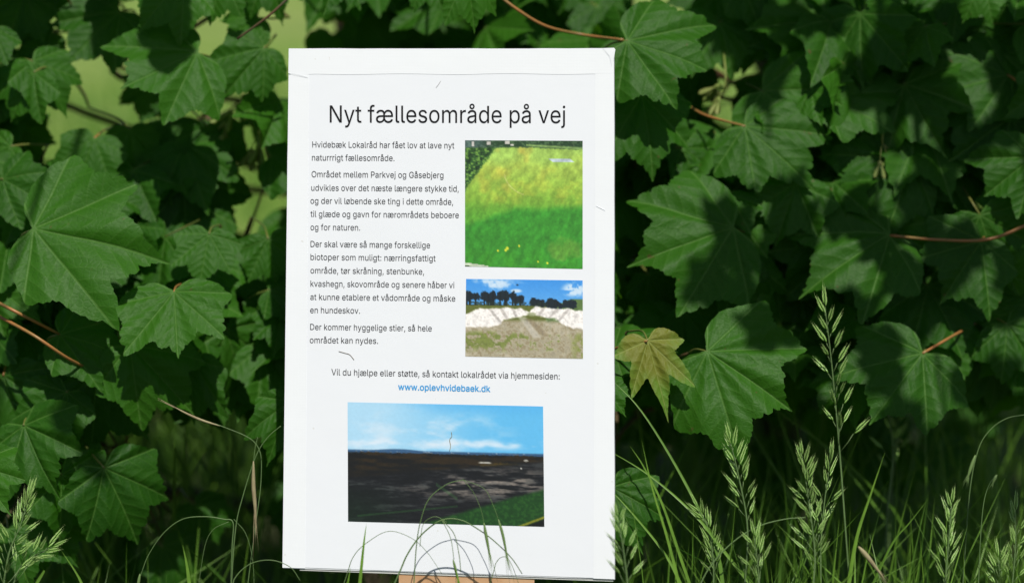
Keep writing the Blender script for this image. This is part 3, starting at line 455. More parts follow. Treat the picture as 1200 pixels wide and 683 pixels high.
# the plank the board is screwed to
# its sawn top meets the underside of the board, its face sits just behind the board's front; a batten behind holds both
def down(q, z): return Vector((q.x, q.y, z))
m = MB()
f0, f1 = Q(467, 672.0, -.0022), Q(626, 676.8, -.0022)
bk = Vector((0, 0.024, 0))
e0, e1 = down(f0 + Vector((-.001, -.002, 0)), -.12), down(f1 + Vector((.001, -.002, 0)), -.12)
m.slab([f0, e0, e1, f1], [f0 + bk, e0 + bk, e1 + bk, f1 + bk])
BACK = MB()
c = [Q(505, 560, -TH - .0005), Q(505, 671, -TH - .0005), Q(588, 673, -TH - .0005), Q(588, 560, -TH - .0005)]
BACK.slab([c[0], c[1], c[2], c[3]], [p - B_N * .02 for p in c])
POST = m.build('post', M_PLANK, SIGN, smooth=False)
BACK.build('batten', M_PLANK, POST, smooth=False)


# ---- lettering
SPACE = 94
from mathutils.geometry import delaunay_2d_cdt
_GM = {}
def glyph_mesh(ch, bold):
    """filled outline of one letter in font units (cap height 254), made once: [(points, triangles) per closed outer loop]"""
    if (ch, bold) in _GM: return _GM[ch, bold]
    loops = []
    for sp in GLYPH[ch][1]:
        b = [sp[6 * i:6 * i + 6] for i in range(len(sp) // 6)]
        pts = []
        for i in range(len(b)):
            p0, p3 = b[i][0:2], b[(i + 1) % len(b)][0:2]
            p1, p2 = b[i][4:6], b[(i + 1) % len(b)][2:4]
            straight = abs((p1[0] - p0[0]) * (p3[1] - p0[1]) - (p1[1] - p0[1]) * (p3[0] - p0[0])) < 60 and abs((p2[0] - p0[0]) * (p3[1] - p0[1]) - (p2[1] - p0[1]) * (p3[0] - p0[0])) < 60
            n = 1 if straight else 4
            for k in range(n):
                t_ = k / n; q = 1 - t_
                pts.append(Vector([q ** 3 * p0[c] + 3 * q * q * t_ * p1[c] + 3 * q * t_ * t_ * p2[c] + t_ ** 3 * p3[c] for c in (0, 1)] + [0]))
        area = sum(pts[i].x * pts[(i + 1) % len(pts)].y - pts[(i + 1) % len(pts)].x * pts[i].y for i in range(len(pts))) / 2
        loops.append([pts, area])
    sign = 1 if max(loops, key=lambda l: abs(l[1]))[1] > 0 else -1
    for l in loops:                                        # heavier or lighter strokes
        pts = l[0]; n = len(pts); o = []
        for i in range(n):
            d = (pts[(i + 1) % n] - pts[i - 1])
            nv = Vector((d.y, -d.x, 0)) * sign
            o.append(pts[i] + (nv.normalized() * bold if nv.length > 1e-6 else nv))
        l[0] = o
    vs_, es = [], []
    for pts, _a in loops:
        b0 = len(vs_)
        vs_ += [p.xy for p in pts]
        es += [(b0 + i, b0 + (i + 1) % len(pts)) for i in range(len(pts))]
    ov, _e, of, *_x = delaunay_2d_cdt(vs_, es, [], 0, 1e-4)
    def winding(p):
        w = 0
        for pts, _a in loops:
            for i in range(len(pts)):
                a_, b_ = pts[i - 1], pts[i]
                cr = (b_.x - a_.x) * (p.y - a_.y) - (p.x - a_.x) * (b_.y - a_.y)
                if a_.y <= p.y < b_.y and cr > 0: w += 1
                elif b_.y <= p.y < a_.y and cr < 0: w -= 1
        return w
    keep = [tuple(f) for f in of if winding(sum((ov[i] for i in f), Vector((0, 0))) / len(f)) != 0]
    res = [([(p.x, p.y) for p in ov], keep)]
    _GM[ch, bold] = res
    return res


def text_line(mb, txt, x0, x1, yb0, yb1, cap, bold=0.0):
    """one line fitted between x0 and x1 on a baseline running from yb0 to yb1 (photo pixels on the board)"""
    adv = sum(SPACE if ch == ' ' else GLYPH[ch][0] for ch in txt)
    first, last = GLYPH[txt[0]], GLYPH[txt[-1]]
    lsb = min(min(s[0::6]) for s in first[1])
    rsb = last[0] - max(max(s[0::6]) for s in last[1])
    sx = (x1 - x0) / (adv - lsb - rsb)
    sy = cap / 254.0
    pen = -lsb
    for ch in txt:
        if ch == ' ':
            pen += SPACE; continue
        for k, (vv, ff) in enumerate(glyph_mesh(ch, bold)):
            mb.add([Q(x0 + (x + pen) * sx, yb0 + (yb1 - yb0) * (x + pen) * sx / (x1 - x0) - y * sy, 0.00015 + .00003 * k) for x, y in vv], ff)
        pen += GLYPH[ch][0]


def paragraph(name, lines, mat, cap, bold=0.0):
    mb = MB()
    for l in lines: text_line(mb, *l, cap, bold)
    return mb.build(name, mat, POSTER, smooth=False)


paragraph('heading', [("Nyt fællesområde på vej", 386.5, 662.5, 143.8, 144.6, 20.0)[:5]], M_INK, 20.0, 0.6)
T = [
    [("Hvidebæk Lokalråd har fået lov at lave nyt", 366, 532.4, 173, 174.2), ("naturrrigt fællesområde.", 365.6, 462.3, 188.3, 188.9)],
    [("Området mellem Parkvej og Gåsebjerg", 365.2, 519.7, 207.8, 208.9), ("udvikles over det næste længere stykke tid,", 364.8, 537.5, 223.6, 224.8),
     ("og der vil løbende ske ting i dette område,", 363.9, 531, 238.8, 240.2), ("til glæde og gavn for nærområdets beboere", 363.9, 537.7, 254.2, 255.7), ("og for naturen.", 363.9, 422, 269.7, 270.2)],
    [("Der skal være så mange forskellige", 363.9, 504, 289.4, 290.9), ("biotoper som muligt: nærringsfattigt", 363.9, 510.5, 304.6, 306.3),
     ("område, tør skråning, stenbunke,", 363.9, 497, 320.3, 321.7), ("kvashegn, skovområde og senere håber vi", 363.9, 532.4, 335.8, 337.6),
     ("at kunne etablere et vådområde og måske", 363.7, 533.6, 351.3, 353.2), ("en hundeskov.", 363.5, 422, 366.7, 367.4)],
    [("Der kommer hyggelige stier, så hele", 363.5, 506, 386.4, 388.2), ("området kan nydes.", 363.1, 443, 401.8, 402.7)],
]
for par in T: paragraph('paragraph', par, M_INK_SMALL, 7.1, 0.5)
paragraph('contact_line', [("Vil du hjælpe eller støtte, så kontakt lokalrådet via hjemmesiden:", 388.4, 655.9, 439.4, 444.4)], M_INK_SMALL, 7.3, 0.5)
paragraph('web_address', [("www.oplevhvidebaek.dk", 466.8, 574.5, 456.6, 459.0)], M_INK_BLUE, 7.3, 8.5)


# ---- the three printed photographs (flat prints; colours are the print's own)
RS = np.random.RandomState(7)
def vnoise(u, v, fx, fy, seed, octv=4, gain=.55):
    """value noise"""
    u = np.clip(u / max(1.0, float(u.max())), 0, 1)
    out = np.zeros_like(u); amp = 1.0; tot = 0
    for o in range(octv):
        rs = np.random.RandomState(seed * 31 + o)
        nx, ny = int(fx * 2 ** o) + 3, int(fy * 2 ** o) + 3
        g = rs.rand(ny + 1, nx + 1)
        x, y = u * (nx - 2), v * (ny - 2)
        xi, yi = np.clip(x.astype(int), 0, nx - 1), np.clip(y.astype(int), 0, ny - 1)
        xf, yf = x - xi, y - yi
        xf, yf = xf * xf * (3 - 2 * xf), yf * yf * (3 - 2 * yf)
        out += amp * ((g[yi, xi] * (1 - xf) + g[yi, xi + 1] * xf) * (1 - yf) + (g[yi + 1, xi] * (1 - xf) + g[yi + 1, xi + 1] * xf) * yf)
        tot += amp; amp *= gain
    return out / tot
def sstep(x, a, b):
    t_ = np.clip((x - a) / (b - a), 0, 1); return t_ * t_ * (3 - 2 * t_)
def over(img, mask, rgb):
    rgb = np.asarray(rgb, float)
    return img * (1 - mask[..., None]) + rgb * mask[..., None]


def print_field(u, v):
    n = vnoise(u, v, 10, 10, 1); n2 = vnoise(u, v, 50, 70, 2, 2); n3 = vnoise(u, v, 5, 6, 3, 3)
    img = np.zeros(u.shape + (3,)) + np.array([92, 160, 52.])
    img = over(img, sstep(v, .55, .1), (160, 196, 92))
    img = over(img, sstep(v + .25 * (n3 - .5), .08, .25) * sstep(v, .62, .42) * (.35 + .3 * sstep(n, .35, .7)), (188, 194, 72))
    img = over(img, sstep(n3 - .25 * np.abs(u - .35), .5, .75) * sstep(v, .55, .3) * .5, (206, 180, 78))
    line = .66 - .32 * u + .16 * np.maximum(0, u - .42) * 2
    line = np.where(u < .42, .68 - .36 * u, .53 - .03 * (u - .42))
    img = over(img, sstep(v + .05 * (n - .5), line - .03, line + .04) * .85, (52, 138, 44))
    img = over(img, sstep(v, .75, 1) * sstep(n, .3, .7) * .5, (64, 148, 36))
    img = over(img, sstep((u - .86) ** 2 / .05 + (v - .85) ** 2 / .02 + n - .5, .5, .1) * .6, (112, 158, 60))
    # tracks
    arc = np.abs(np.hypot((u - .62) / 1.1, (v - .25) / .75) - .26) < .006
    img = over(img, (arc & (u < .5) & (v > .27)) * .5, (210, 210, 130))
    img = over(img, sstep(np.abs(v - (.44 + .05 * (u - .5))), .008, .002) * (u > .5) * .4, (120, 170, 60))
    # strip of water
    img = over(img, sstep(np.abs(u - .82 - 1.5 * (v - .155)), .10, .085) * sstep(np.abs(v - .155), .016, .010), (182, 196, 206))
    # hedge at the upper left, woods along the top
    hd = sstep(.40 - 1.30 * u - v + .05 * (n2 - .5), -.01, .02) * (v > .04)
    img = over(img, hd, (46, 86, 38)); img = over(img, hd * sstep(n2, .5, .72), (104, 146, 62)); img = over(img, hd * sstep(n2, .45, .25) * .8, (22, 46, 24))
    tl = sstep(.055 + .03 * (u > .55) * (u - .55) + .02 * (n2 - .5) - v, -.008, .008)
    img = over(img, tl, (40, 70, 42)); img = over(img, tl * sstep(n2, .5, .7) * .6, (92, 120, 84))
    img = over(img, tl * sstep(u, .3, .05) * .5, (92, 110, 128))
    for a, b, w, h_ in ((.2, .02, .035, .012), (.36, .018, .04, .012), (.07, .03, .02, .02), (.4, .032, .03, .006)):
        img = over(img, ((np.abs(u - a) < w / 2) & (np.abs(v - b) < h_)) * .85, (222, 214, 210))
    img = over(img, sstep(np.abs(v - (.035 + .05 * (u - .5))), .012, .004) * (u > .52) * .8, (148, 182, 106))
    for a, b, s in ((.36, .85, .018), (.345, .865, .015), (.46, .83, .012), (.28, .87, .012), (.62, .95, .01), (.7, .96, .012)):
        img = over(img, sstep(np.hypot(u - a, v - b), s, s * .4), (220, 226, 60))
    img = over(img, ((v > .968 + .12 * u) & (u < .2)) * .9, (206, 210, 196))
    img = over(img, ((v > .99 + .1 * u) & (u < .06)) * .9, (50, 70, 40))
    n4 = vnoise(u + .3 * v, v, 30, 16, 5, 4, .7)
    img = img * (1 + .5 * (n4[..., None] - .5)) * (0.94 + .12 * n2[..., None])
    return img


def print_mounds(u, v):
    n = vnoise(u, v, 8, 6, 11); n2 = vnoise(u, v, 60, 40, 12, 2); n3 = vnoise(u, v, 24, 18, 13, 3)
    img = np.zeros(u.shape + (3,)) + np.array([66, 150, 232.])
    img = over(img, sstep(v, .0, .3) * .4, (120, 186, 240))
    cl = sstep(n, .5, .72) * sstep(np.hypot((u - .22) / .3, (v - .06) / .1), 1.1, .3) + sstep(n3, .4, .6) * sstep(np.hypot((u - .93) / .14, (v - .12) / .12), 1.0, .4) + sstep(np.hypot((u - .43) / .06, (v - .145) / .03), 1.1, .4)
    img = over(img, np.clip(cl, 0, 1) * .8, (232, 240, 248))
    img = over(img, sstep(np.hypot(u - .44, v - .07), .014, .006), (24, 40, 60))
    g = v > .325
    img = over(img, g * 1.0, (104, 112, 52)); img = over(img, g * sstep(n2, .4, .7) * .5, (68, 84, 34))
    hill = sstep(v - (.36 - .12 * sstep(u, .7, .92)), -.01, .01) * (u > .68)
    img = over(img, hill, (92, 120, 66))
    rt = np.random.RandomState(5)
    for k in range(46):
        a = rt.uniform(-.02, .93)
        if .435 < a < .465: continue
        top = (.19 + rt.uniform(-.03, .04)) if a < .45 else .215 + .07 * (a - .45) / .4 + rt.uniform(-.02, .03)
        if a > .84: top = .27
        w = rt.uniform(.02, .04)
        crown = sstep(np.hypot((u - a) / w, (v - top - .035) / .055) + .7 * (n2 - .5), 1.1, .8)
        img = over(img, crown, (24, 38, 46))
        img = over(img, ((np.abs(u - a) < .006) & (v > top) & (v < .335)) * .9, (22, 30, 34))
    img = over(img, ((v > .29) & (v < .34) & (u < .7)) * sstep(n2, .35, .5) * .7, (34, 48, 40))
    # gravel ground
    gr = sstep(v, .5, .56)
    img = over(img, gr, (178, 170, 146)); img = over(img, gr * sstep(n2, .45, .7) * .65, (120, 108, 82)); img = over(img, gr * sstep(n3, .5, .7) * .4, (214, 206, 190))
    tp_ = np.interp(u, [0, .05, .12, .2, .26, .3, .34, .38, .42, .46, .5, .545, .56, .6, .65, .7, .75, .82, .88, .93, 1], [.46, .42, .375, .385, .37, .375, .355, .365, .385, .36, .385, .42, .39, .335, .36, .355, .365, .37, .36, .385, .385])
    bt_ = np.interp(u, [0, .1, .22, .3, .32, .4, .5, .56, .62, .7, .78, .82, .9, 1], [.63, .62, .61, .57, .52, .5, .47, .44, .46, .49, .5, .56, .6, .62])
    mk = sstep(v + .015 * (n2 - .5), tp_ - .012, tp_ + .012) * sstep(v + .05 * (n3 - .5), bt_ + .015, bt_ - .015)
    img = over(img, mk, (244, 240, 238))
    img = over(img, mk * sstep(n2, .55, .8) * .3, (206, 200, 198))
    for a, b, c_ in ((.21, .4, 1.5), (.31, .4, 1.1), (.41, .4, .7), (.66, .38, -1.2), (.78, .38, -1.6), (.86, .4, -1.4)):
        img = over(img, mk * sstep(np.abs(u - a - (v - b) * c_ * .4) + .02 * (n3 - .5), .022, .006) * .6, (158, 152, 148))
    img = over(img, mk * sstep(n3, .55, .8) * .25, (204, 198, 198))
    gp = sstep(np.hypot((u - .56) / .05, (v - .44) / .03) + (n3 - .5), 1, .5)
    img = over(img, gp * .8, (150, 158, 120))
    tr = sstep(np.abs(u - (.5 + .5 * (v - .52))), .05, .02) * (v > .48) * (v < .74)
    img = over(img, tr * .6, (200, 196, 186))
    tr = sstep(np.abs(u - (.55 + .7 * (v - .52))), .05, .01) * (v > .5) * (v < .72)
    img = over(img, tr * .5, (132, 116, 92))
    gp = sstep(v + .1 * (n - .5), .66, .74) * sstep(n3 + .35 * (.3 - u), .44, .6) * sstep(v, .97, .85)
    img = over(img, gp * .75, (104, 122, 44))
    gp = sstep(u, .85, .98) * sstep(v, .64, .72) * sstep(n3, .35, .6)
    img = over(img, gp * .7, (120, 134, 56))
    return img * (1 + (.05 + .3 * sstep(v, .3, .4))[..., None] * (n2[..., None] - .5))


def print_dusk(u, v):
    n = vnoise(u, v, 5, 8, 21); n2 = vnoise(u, v, 90, 60, 22, 2); n3 = vnoise(u, v, 8, 30, 23, 4); n4 = vnoise(u + .4 * v, v, 12, 34, 24, 4, .7); n5 = sstep(v, .38, .42)
    img = np.zeros(u.shape + (3,)) + np.array([98, 186, 238.])
    img = over(img, sstep(u, .85, .1) * .85, (184, 220, 244))
    img = over(img, sstep(n, .42, .68) * sstep(u, .98, .5) * sstep(v, 0, .2) * .75, (204, 226, 244))
    img = over(img, sstep(np.abs(v - .33), .06, .0) * sstep(n, .3, .6) * .8, (220, 232, 246))
    img = over(img, sstep(v, .12, 0) * .5 * sstep(u, .2, .5), (84, 176, 238))
    hz = .395 - .012 * sstep(u, .1, .25) * sstep(u, .4, .28)
    img = over(img, sstep(v, hz - .006, hz + .006), (54, 92, 132))
    img = over(img, (np.abs(v - .402) < .007) * sstep(n2, .6, .8) * .6, (196, 208, 220))
    fo = sstep(v + .02 * (n2 - .5), .407, .425)
    img = over(img, fo, (19, 20, 20))
    img = over(img, fo * sstep(n3, .4, .7) * sstep(v, .68, .5) * .8, (50, 38, 20))
    img = over(img, sstep(np.hypot((u - .8) / .16, (v - .505) / .035) + .6 * (n2 - .5), 1, .3) * .7, (116, 92, 26))
    fe = .62 - .17 * u + .02 * (n - .5)
    la = sstep(v, fe - .01, fe + .03)
    img = over(img, la, (22, 24, 28))
    st = la * sstep(.6 * n3 + .4 * n4, .44, .62) * sstep(np.hypot((u - .72) / .55, (v - .66 + .08 * (u - .7)) / .16), 1.1, .2)
    img = over(img, st * .9, (146, 136, 128))
    img = over(img, la * sstep(n4, .5, .75) * .55, (74, 78, 78)); img = over(img, la * sstep(n4, .5, .3) * .6, (12, 15, 17))
    img = over(img, la * sstep(v, .6, .95) * sstep(u, .4, .0) * .6, (12, 34, 18))
    ge = .98 - .5 * (u - .4) + .02 * (n - .5)
    gm = sstep(v, ge - .01, ge + .03) * (u > .3)
    img = over(img, gm, (24, 66, 24)); img = over(img, gm * sstep(n2, .5, .7) * .3, (54, 100, 36))
    img = over(img, sstep(np.abs(v - (.9 - .2 * (u - .3))), .012, .004) * (u > .05) * (u < .56) * .5, (40, 80, 40))
    img = over(img, sstep(np.abs(v - (.68 + 1.1 * (u - .46))), .02, .008) * (u > .45) * (u < .56) * .35, (60, 110, 60))
    cn = sstep(v, 1.0 - .65 * (u - .88), 1.03 - .65 * (u - .88)) * (u > .85)
    img = over(img, cn, (14, 18, 16))
    img = over(img, sstep(np.abs(v - (1.0 - .65 * (u - .88))), .014, .004) * (u > .86), (128, 130, 36))
    for a, b, w, h_ in ((.7, .48, .045, .008), (.91, .455, .015, .01), (.885, .52, .006, .008)):
        img = over(img, sstep(np.hypot((u - a) / w, (v - b) / h_), 1, .6) * .8, (196, 196, 190))
    return img * (1 + (.03 + .22 * n5)[..., None] * (n2[..., None] - .5))


def print_material():
    t = NT('photo_print')
    a = t.attr('print_colour')
    return t.finish(t.principled(a.outputs['Color'], 0.45, 0.35))
M_PRINT = print_material()


def photo_print(corn, nu, nv, fn, label):
    (x0, y0), (x1, y1), (x2, y2), (x3, y3) = corn          # TL TR BR BL
    u, v = np.meshgrid(np.linspace(0, 1, nu), np.linspace(0, 1, nv))
    img = np.clip(fn(u, v), 0, 255) / 255.0
    lin = np.where(img <= .04045, img / 12.92, ((img + .055) / 1.055) ** 2.4) * 0.84
    mb = MB()
    vs_ = []
    for j in range(nv):
        for i in range(nu):
            a, b = i / (nu - 1), j / (nv - 1)
            px = (x0 * (1 - a) + x1 * a) * (1 - b) + (x3 * (1 - a) + x2 * a) * b
            py = (y0 * (1 - a) + y1 * a) * (1 - b) + (y3 * (1 - a) + y2 * a) * b
            vs_.append(Q(px, py, 0.0001))
    mb.add(vs_, [(j * nu + i, (j + 1) * nu + i, (j + 1) * nu + i + 1, j * nu + i + 1) for j in range(nv - 1) for i in range(nu - 1)])
    o = mb.build('photograph', M_PRINT, POSTER)
    at = o.data.attributes.new('print_colour', 'FLOAT_COLOR', 'POINT')
    rgba = np.ones((nu * nv, 4)); rgba[:, :3] = lin.reshape(-1, 3)
    at.data.foreach_set('color', rgba.ravel())
    tag(o, label)
    return o


photo_print([(545, 164.6), (682.8, 165.2), (682.8, 315.2), (545, 312.2)], 150, 160, print_field, 'printed photo of a bright green meadow with a hedge')
photo_print([(546.2, 326.8), (682.8, 328.6), (683.2, 420.3), (545.3, 417.5)], 150, 100, print_mounds, 'printed photo of white gravel mounds under blue sky')
photo_print([(407.4, 471), (636.4, 476), (637.9, 616.8), (407.9, 610.6)], 240, 148, print_dusk, 'printed photo of dark fields under a pale blue sky')

# stray hairs, bits and a scratch on the sheet
m = MB()
def hair(mb, pts, r):
    mb.tube(smooth_line([Q(x, y, .0003) for x, y in pts], 5), r, 4)
hair(m, [(397, 411.5), (404, 413.5), (410, 415.5), (415, 421.5)], .00024)
m.build('dry_bit', plain('dry_bit', (0.22, 0.17, 0.12)), SIGN)
m = MB(); hair(m, [(516.5, 95), (514, 99), (511, 103)], .0002)
m.build('hair', plain('dark_hair', (0.4, 0.39, 0.38)), SIGN)
m = MB(); hair(m, [(529, 506), (529.5, 511), (527, 515), (528, 522), (527, 528)], .00035)
m.build('hair', M_DRY, SIGN)
m = MB(); hair(m, [(698.5, 241.5), (703, 243.8), (709, 246.8)], .0002)
m.build('tape_crease', M_TAPE, SIGN)
# ------------------------------------------------------------------ ground
def ground_material():
    t = NT('ground')
    o = t.obj()
    n1 = t.noise(o, 2.6, 5); n2 = t.noise(o, 14, 4); n3 = t.noise(o, 0.35, 3)
    sp = t.n('SeparateXYZ'); t.ln(o, sp.inputs[0])
    meadow = t.mix(t.step(n1, .38, .62), (0.10, 0.20, 0.025), (0.23, 0.30, 0.07))
    meadow = t.mix(t.math('MULTIPLY', t.step(n3, .5, .65), .4), meadow, (0.28, 0.28, 0.12))
    meadow = t.mix(t.math('MULTIPLY', t.step(n2, .4, .7), .4), meadow, (0.08, 0.13, 0.03))
    near = t.mix(t.step(n2, .35, .7), (0.035, 0.05, 0.015), (0.07, 0.07, 0.035))
    c = t.mix(t.step(sp.outputs[1], 4.2, 5.4), near, meadow)
    return t.finish(t.principled(c, .9, .2, t.bump(n2, .6, .03)))


m = MB()
gx = [-400, -60, -15, -6, -3, -1.5, 0, 1.5, 3, 6, 15, 60, 400]
gy = [-400, -40, -6, -2, 0, 1, 2, 3, 4, 5, 6.5, 9, 14, 25, 60, 400, 900]
m.add([(x, y, 0.0 if abs(x) < 1 or y < 3 else .05 * math.sin(x * 1.7 + y) * min(1, (y - 3) / 4)) for y in gy for x in gx],
      [(j * len(gx) + i, j * len(gx) + i + 1, (j + 1) * len(gx) + i + 1, (j + 1) * len(gx) + i) for j in range(len(gy) - 1) for i in range(len(gx) - 1)])
tag(m.build('ground', ground_material()), kind='structure')

# ------------------------------------------------------------------ sycamore leaves
HALF = [(0, 1.0), (.022, .935), (.05, .89), (.095, .84), (.105, .795), (.175, .775), (.205, .73), (.25, .695), (.258, .66), (.285, .632), (.312, .64),
        (.335, .652), (.375, .668), (.42, .695), (.485, .702), (.52, .722), (.635, .752), (.61, .65), (.645, .585), (.612, .53), (.625, .465), (.605, .425),
        (.592, .385), (.575, .35), (.588, .31), (.62, .275), (.67, .225), (.735, .125), (.645, .06), (.585, .0), (.51, -.05), (.42, -.11), (.33, -.135),
        (.22, -.14), (.12, -.105), (.05, -.045)]
SV = R(41)


def leaf_geom(rnd, hi=True, droop=.25, curl=.1, fold=.10, lobe=.8):
    """flat coordinates, heights and faces of one leaf of unit length; the petiole joins at the origin"""
    outs = []
    sc_ = [rnd.uniform(.86, 1.1) for _ in range(5)]          # each lobe its own length
    for side in (1, -1):
        h = []
        for i, (x, y) in enumerate(HALF):
            x, y = x * side, y
            r, th = math.hypot(x, y), math.atan2(x, y)
            k = th / SV + 2
            i0 = max(0, min(3, int(math.floor(k)))); f = max(0, min(1, k - i0))
            s = sc_[i0] * (1 - f) + sc_[i0 + 1] * f
            mid = 1 - abs(abs(th) % SV - SV / 2) / (SV / 2)
            if abs(th) < 2 * SV: s *= 1 - (lobe - 1) * .35 * mid
            j = 1 + rnd.uniform(-.025, .025)
            h.append((math.sin(th) * r * s * j, math.cos(th) * r * s * j))
        outs.append(h)
    base = outs[0] + [(0, -.012)] + outs[1][:0:-1]
    if hi:
        o2 = []
        n = len(base)
        for i in range(n):
            a, b = base[i], base[(i + 1) % n]
            o2.append(a)
            ln = math.hypot(b[0] - a[0], b[1] - a[1])
            if ln < .04: continue
            mx, my = (a[0] + b[0]) / 2, (a[1] + b[1]) / 2
            rr = math.hypot(mx, my) + 1e-6
            o2.append((mx * (1 + .016 / rr), my * (1 + .016 / rr)))
        base = o2
    n = len(base)
    rings = [.14, .3, .47, .64, .8, .92, 1.0] if hi else [.5, 1.0]
    flat = [(0.0, 0.0)]
    for k in rings: flat += [(x * k, y * k) for x, y in base]
    faces = [(0, 1 + i, 1 + (i + 1) % n) for i in range(n)]
    for q in range(len(rings) - 1):
        for i in range(n):
            a, b = 1 + q * n + i, 1 + q * n + (i + 1) % n
            faces.append((a, a + n, b + n, b))
    # heights
    ph = [rnd.uniform(0, 6.28) for _ in range(6)]
    am = [rnd.uniform(.5, 1.2) for _ in range(6)]
    bend = rnd.uniform(-.10, .10)
    zs = []
    for x, y in flat:
        r, th = math.hypot(x, y), math.atan2(x, y)
        thl = th - SV * round(th / SV)
        z = fold * r * math.sin(min(1, abs(thl) / (SV / 2)) * math.pi / 2) * (1 if abs(th) < 2.4 * SV else .4)
        z -= droop * (max(0, y) ** 2) * .9
        z += (-curl) * x * x * 1.2 + bend * x * y
        z += .018 * r * (am[0] * math.sin(9 * th + ph[0]) + am[1] * math.sin(15 * th + ph[1]) + am[2] * math.sin(5 * x + ph[2]) * 1.3)
        z += .012 * am[3] * math.sin(8 * y + ph[3]) + .010 * am[4] * math.sin(11 * x + 3 * y + ph[4])
        z -= .10 * droop * max(0, r - .6) ** 2 * 4
        zs.append(z)
    return flat, zs, faces


def leaf_frame(ax_img, N):
    """axis, width and normal vectors so that the leaf's axis runs along ax_img in the view while it faces N"""
    N = N.normalized()
    V = -C_FWD                                                # toward the viewer
    ax = ax_img - V * (ax_img.dot(N) / max(.25, V.dot(N)))
    L = ax.length
    ax = ax / L
    return ax, ax.cross(N).normalized(), N, L


def add_leaf(mb, base, ax, wd, N, L, rnd, hi=True, width=1.0, tint=.5, mi=0, **kw):
    flat, zs, faces = leaf_geom(rnd, hi, **kw)
    mb.add([base + (ax * y + wd * (x * width)) * L + N * (z * L) for (x, y), z in zip(flat, zs)], [f[::-1] for f in faces], mi, flat, tint)


# ---- hand-placed leaves: petiole joint (x, y), tip (x, y), distance behind the board in m, facing (right, up), tint, kind
LEFT = [
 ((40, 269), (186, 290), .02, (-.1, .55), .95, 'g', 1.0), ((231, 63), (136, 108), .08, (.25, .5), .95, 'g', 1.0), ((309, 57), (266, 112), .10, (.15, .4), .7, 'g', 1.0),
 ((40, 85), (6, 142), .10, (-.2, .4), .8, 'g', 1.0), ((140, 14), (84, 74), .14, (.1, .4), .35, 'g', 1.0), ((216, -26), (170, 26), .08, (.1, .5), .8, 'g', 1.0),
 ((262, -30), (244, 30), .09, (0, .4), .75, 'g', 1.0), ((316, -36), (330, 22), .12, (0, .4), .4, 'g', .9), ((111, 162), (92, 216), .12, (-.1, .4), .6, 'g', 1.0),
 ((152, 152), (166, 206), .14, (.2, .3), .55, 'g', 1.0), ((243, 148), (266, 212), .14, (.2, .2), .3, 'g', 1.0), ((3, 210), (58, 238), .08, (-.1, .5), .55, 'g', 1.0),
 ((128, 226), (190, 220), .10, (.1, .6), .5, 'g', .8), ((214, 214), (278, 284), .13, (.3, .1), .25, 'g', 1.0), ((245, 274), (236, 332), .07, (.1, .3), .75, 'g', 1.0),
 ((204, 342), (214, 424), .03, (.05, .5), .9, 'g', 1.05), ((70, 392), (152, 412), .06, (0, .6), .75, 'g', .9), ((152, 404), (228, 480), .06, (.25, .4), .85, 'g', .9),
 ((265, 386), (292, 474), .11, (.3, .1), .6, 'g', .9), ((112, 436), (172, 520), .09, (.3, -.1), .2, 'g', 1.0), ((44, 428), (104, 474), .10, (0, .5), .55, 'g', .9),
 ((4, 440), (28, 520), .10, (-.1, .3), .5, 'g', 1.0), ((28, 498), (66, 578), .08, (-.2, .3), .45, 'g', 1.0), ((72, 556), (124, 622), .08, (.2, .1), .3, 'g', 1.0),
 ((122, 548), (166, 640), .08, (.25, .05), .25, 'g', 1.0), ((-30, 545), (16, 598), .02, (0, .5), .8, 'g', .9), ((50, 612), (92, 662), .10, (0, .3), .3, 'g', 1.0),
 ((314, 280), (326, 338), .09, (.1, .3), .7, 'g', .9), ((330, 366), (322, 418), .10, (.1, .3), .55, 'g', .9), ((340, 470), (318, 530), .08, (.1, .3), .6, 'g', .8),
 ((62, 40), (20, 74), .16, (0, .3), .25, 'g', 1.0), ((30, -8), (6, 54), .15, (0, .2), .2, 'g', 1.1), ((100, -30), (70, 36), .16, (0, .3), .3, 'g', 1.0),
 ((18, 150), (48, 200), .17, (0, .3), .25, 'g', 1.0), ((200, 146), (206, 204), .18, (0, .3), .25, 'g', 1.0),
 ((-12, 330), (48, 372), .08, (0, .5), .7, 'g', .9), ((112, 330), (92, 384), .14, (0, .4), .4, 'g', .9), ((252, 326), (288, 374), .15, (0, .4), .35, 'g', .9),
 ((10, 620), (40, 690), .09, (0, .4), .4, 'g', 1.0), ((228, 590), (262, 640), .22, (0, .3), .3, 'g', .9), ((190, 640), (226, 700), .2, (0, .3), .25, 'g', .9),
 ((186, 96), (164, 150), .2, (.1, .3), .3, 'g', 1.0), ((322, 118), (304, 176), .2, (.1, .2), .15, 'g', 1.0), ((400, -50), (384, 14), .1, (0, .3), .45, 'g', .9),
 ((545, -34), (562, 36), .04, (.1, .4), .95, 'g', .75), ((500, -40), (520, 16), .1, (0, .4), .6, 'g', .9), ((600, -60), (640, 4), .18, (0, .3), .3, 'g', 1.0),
 ((450, -50), (466, 20), .2, (0, .3), .2, 'g', 1.0),
]
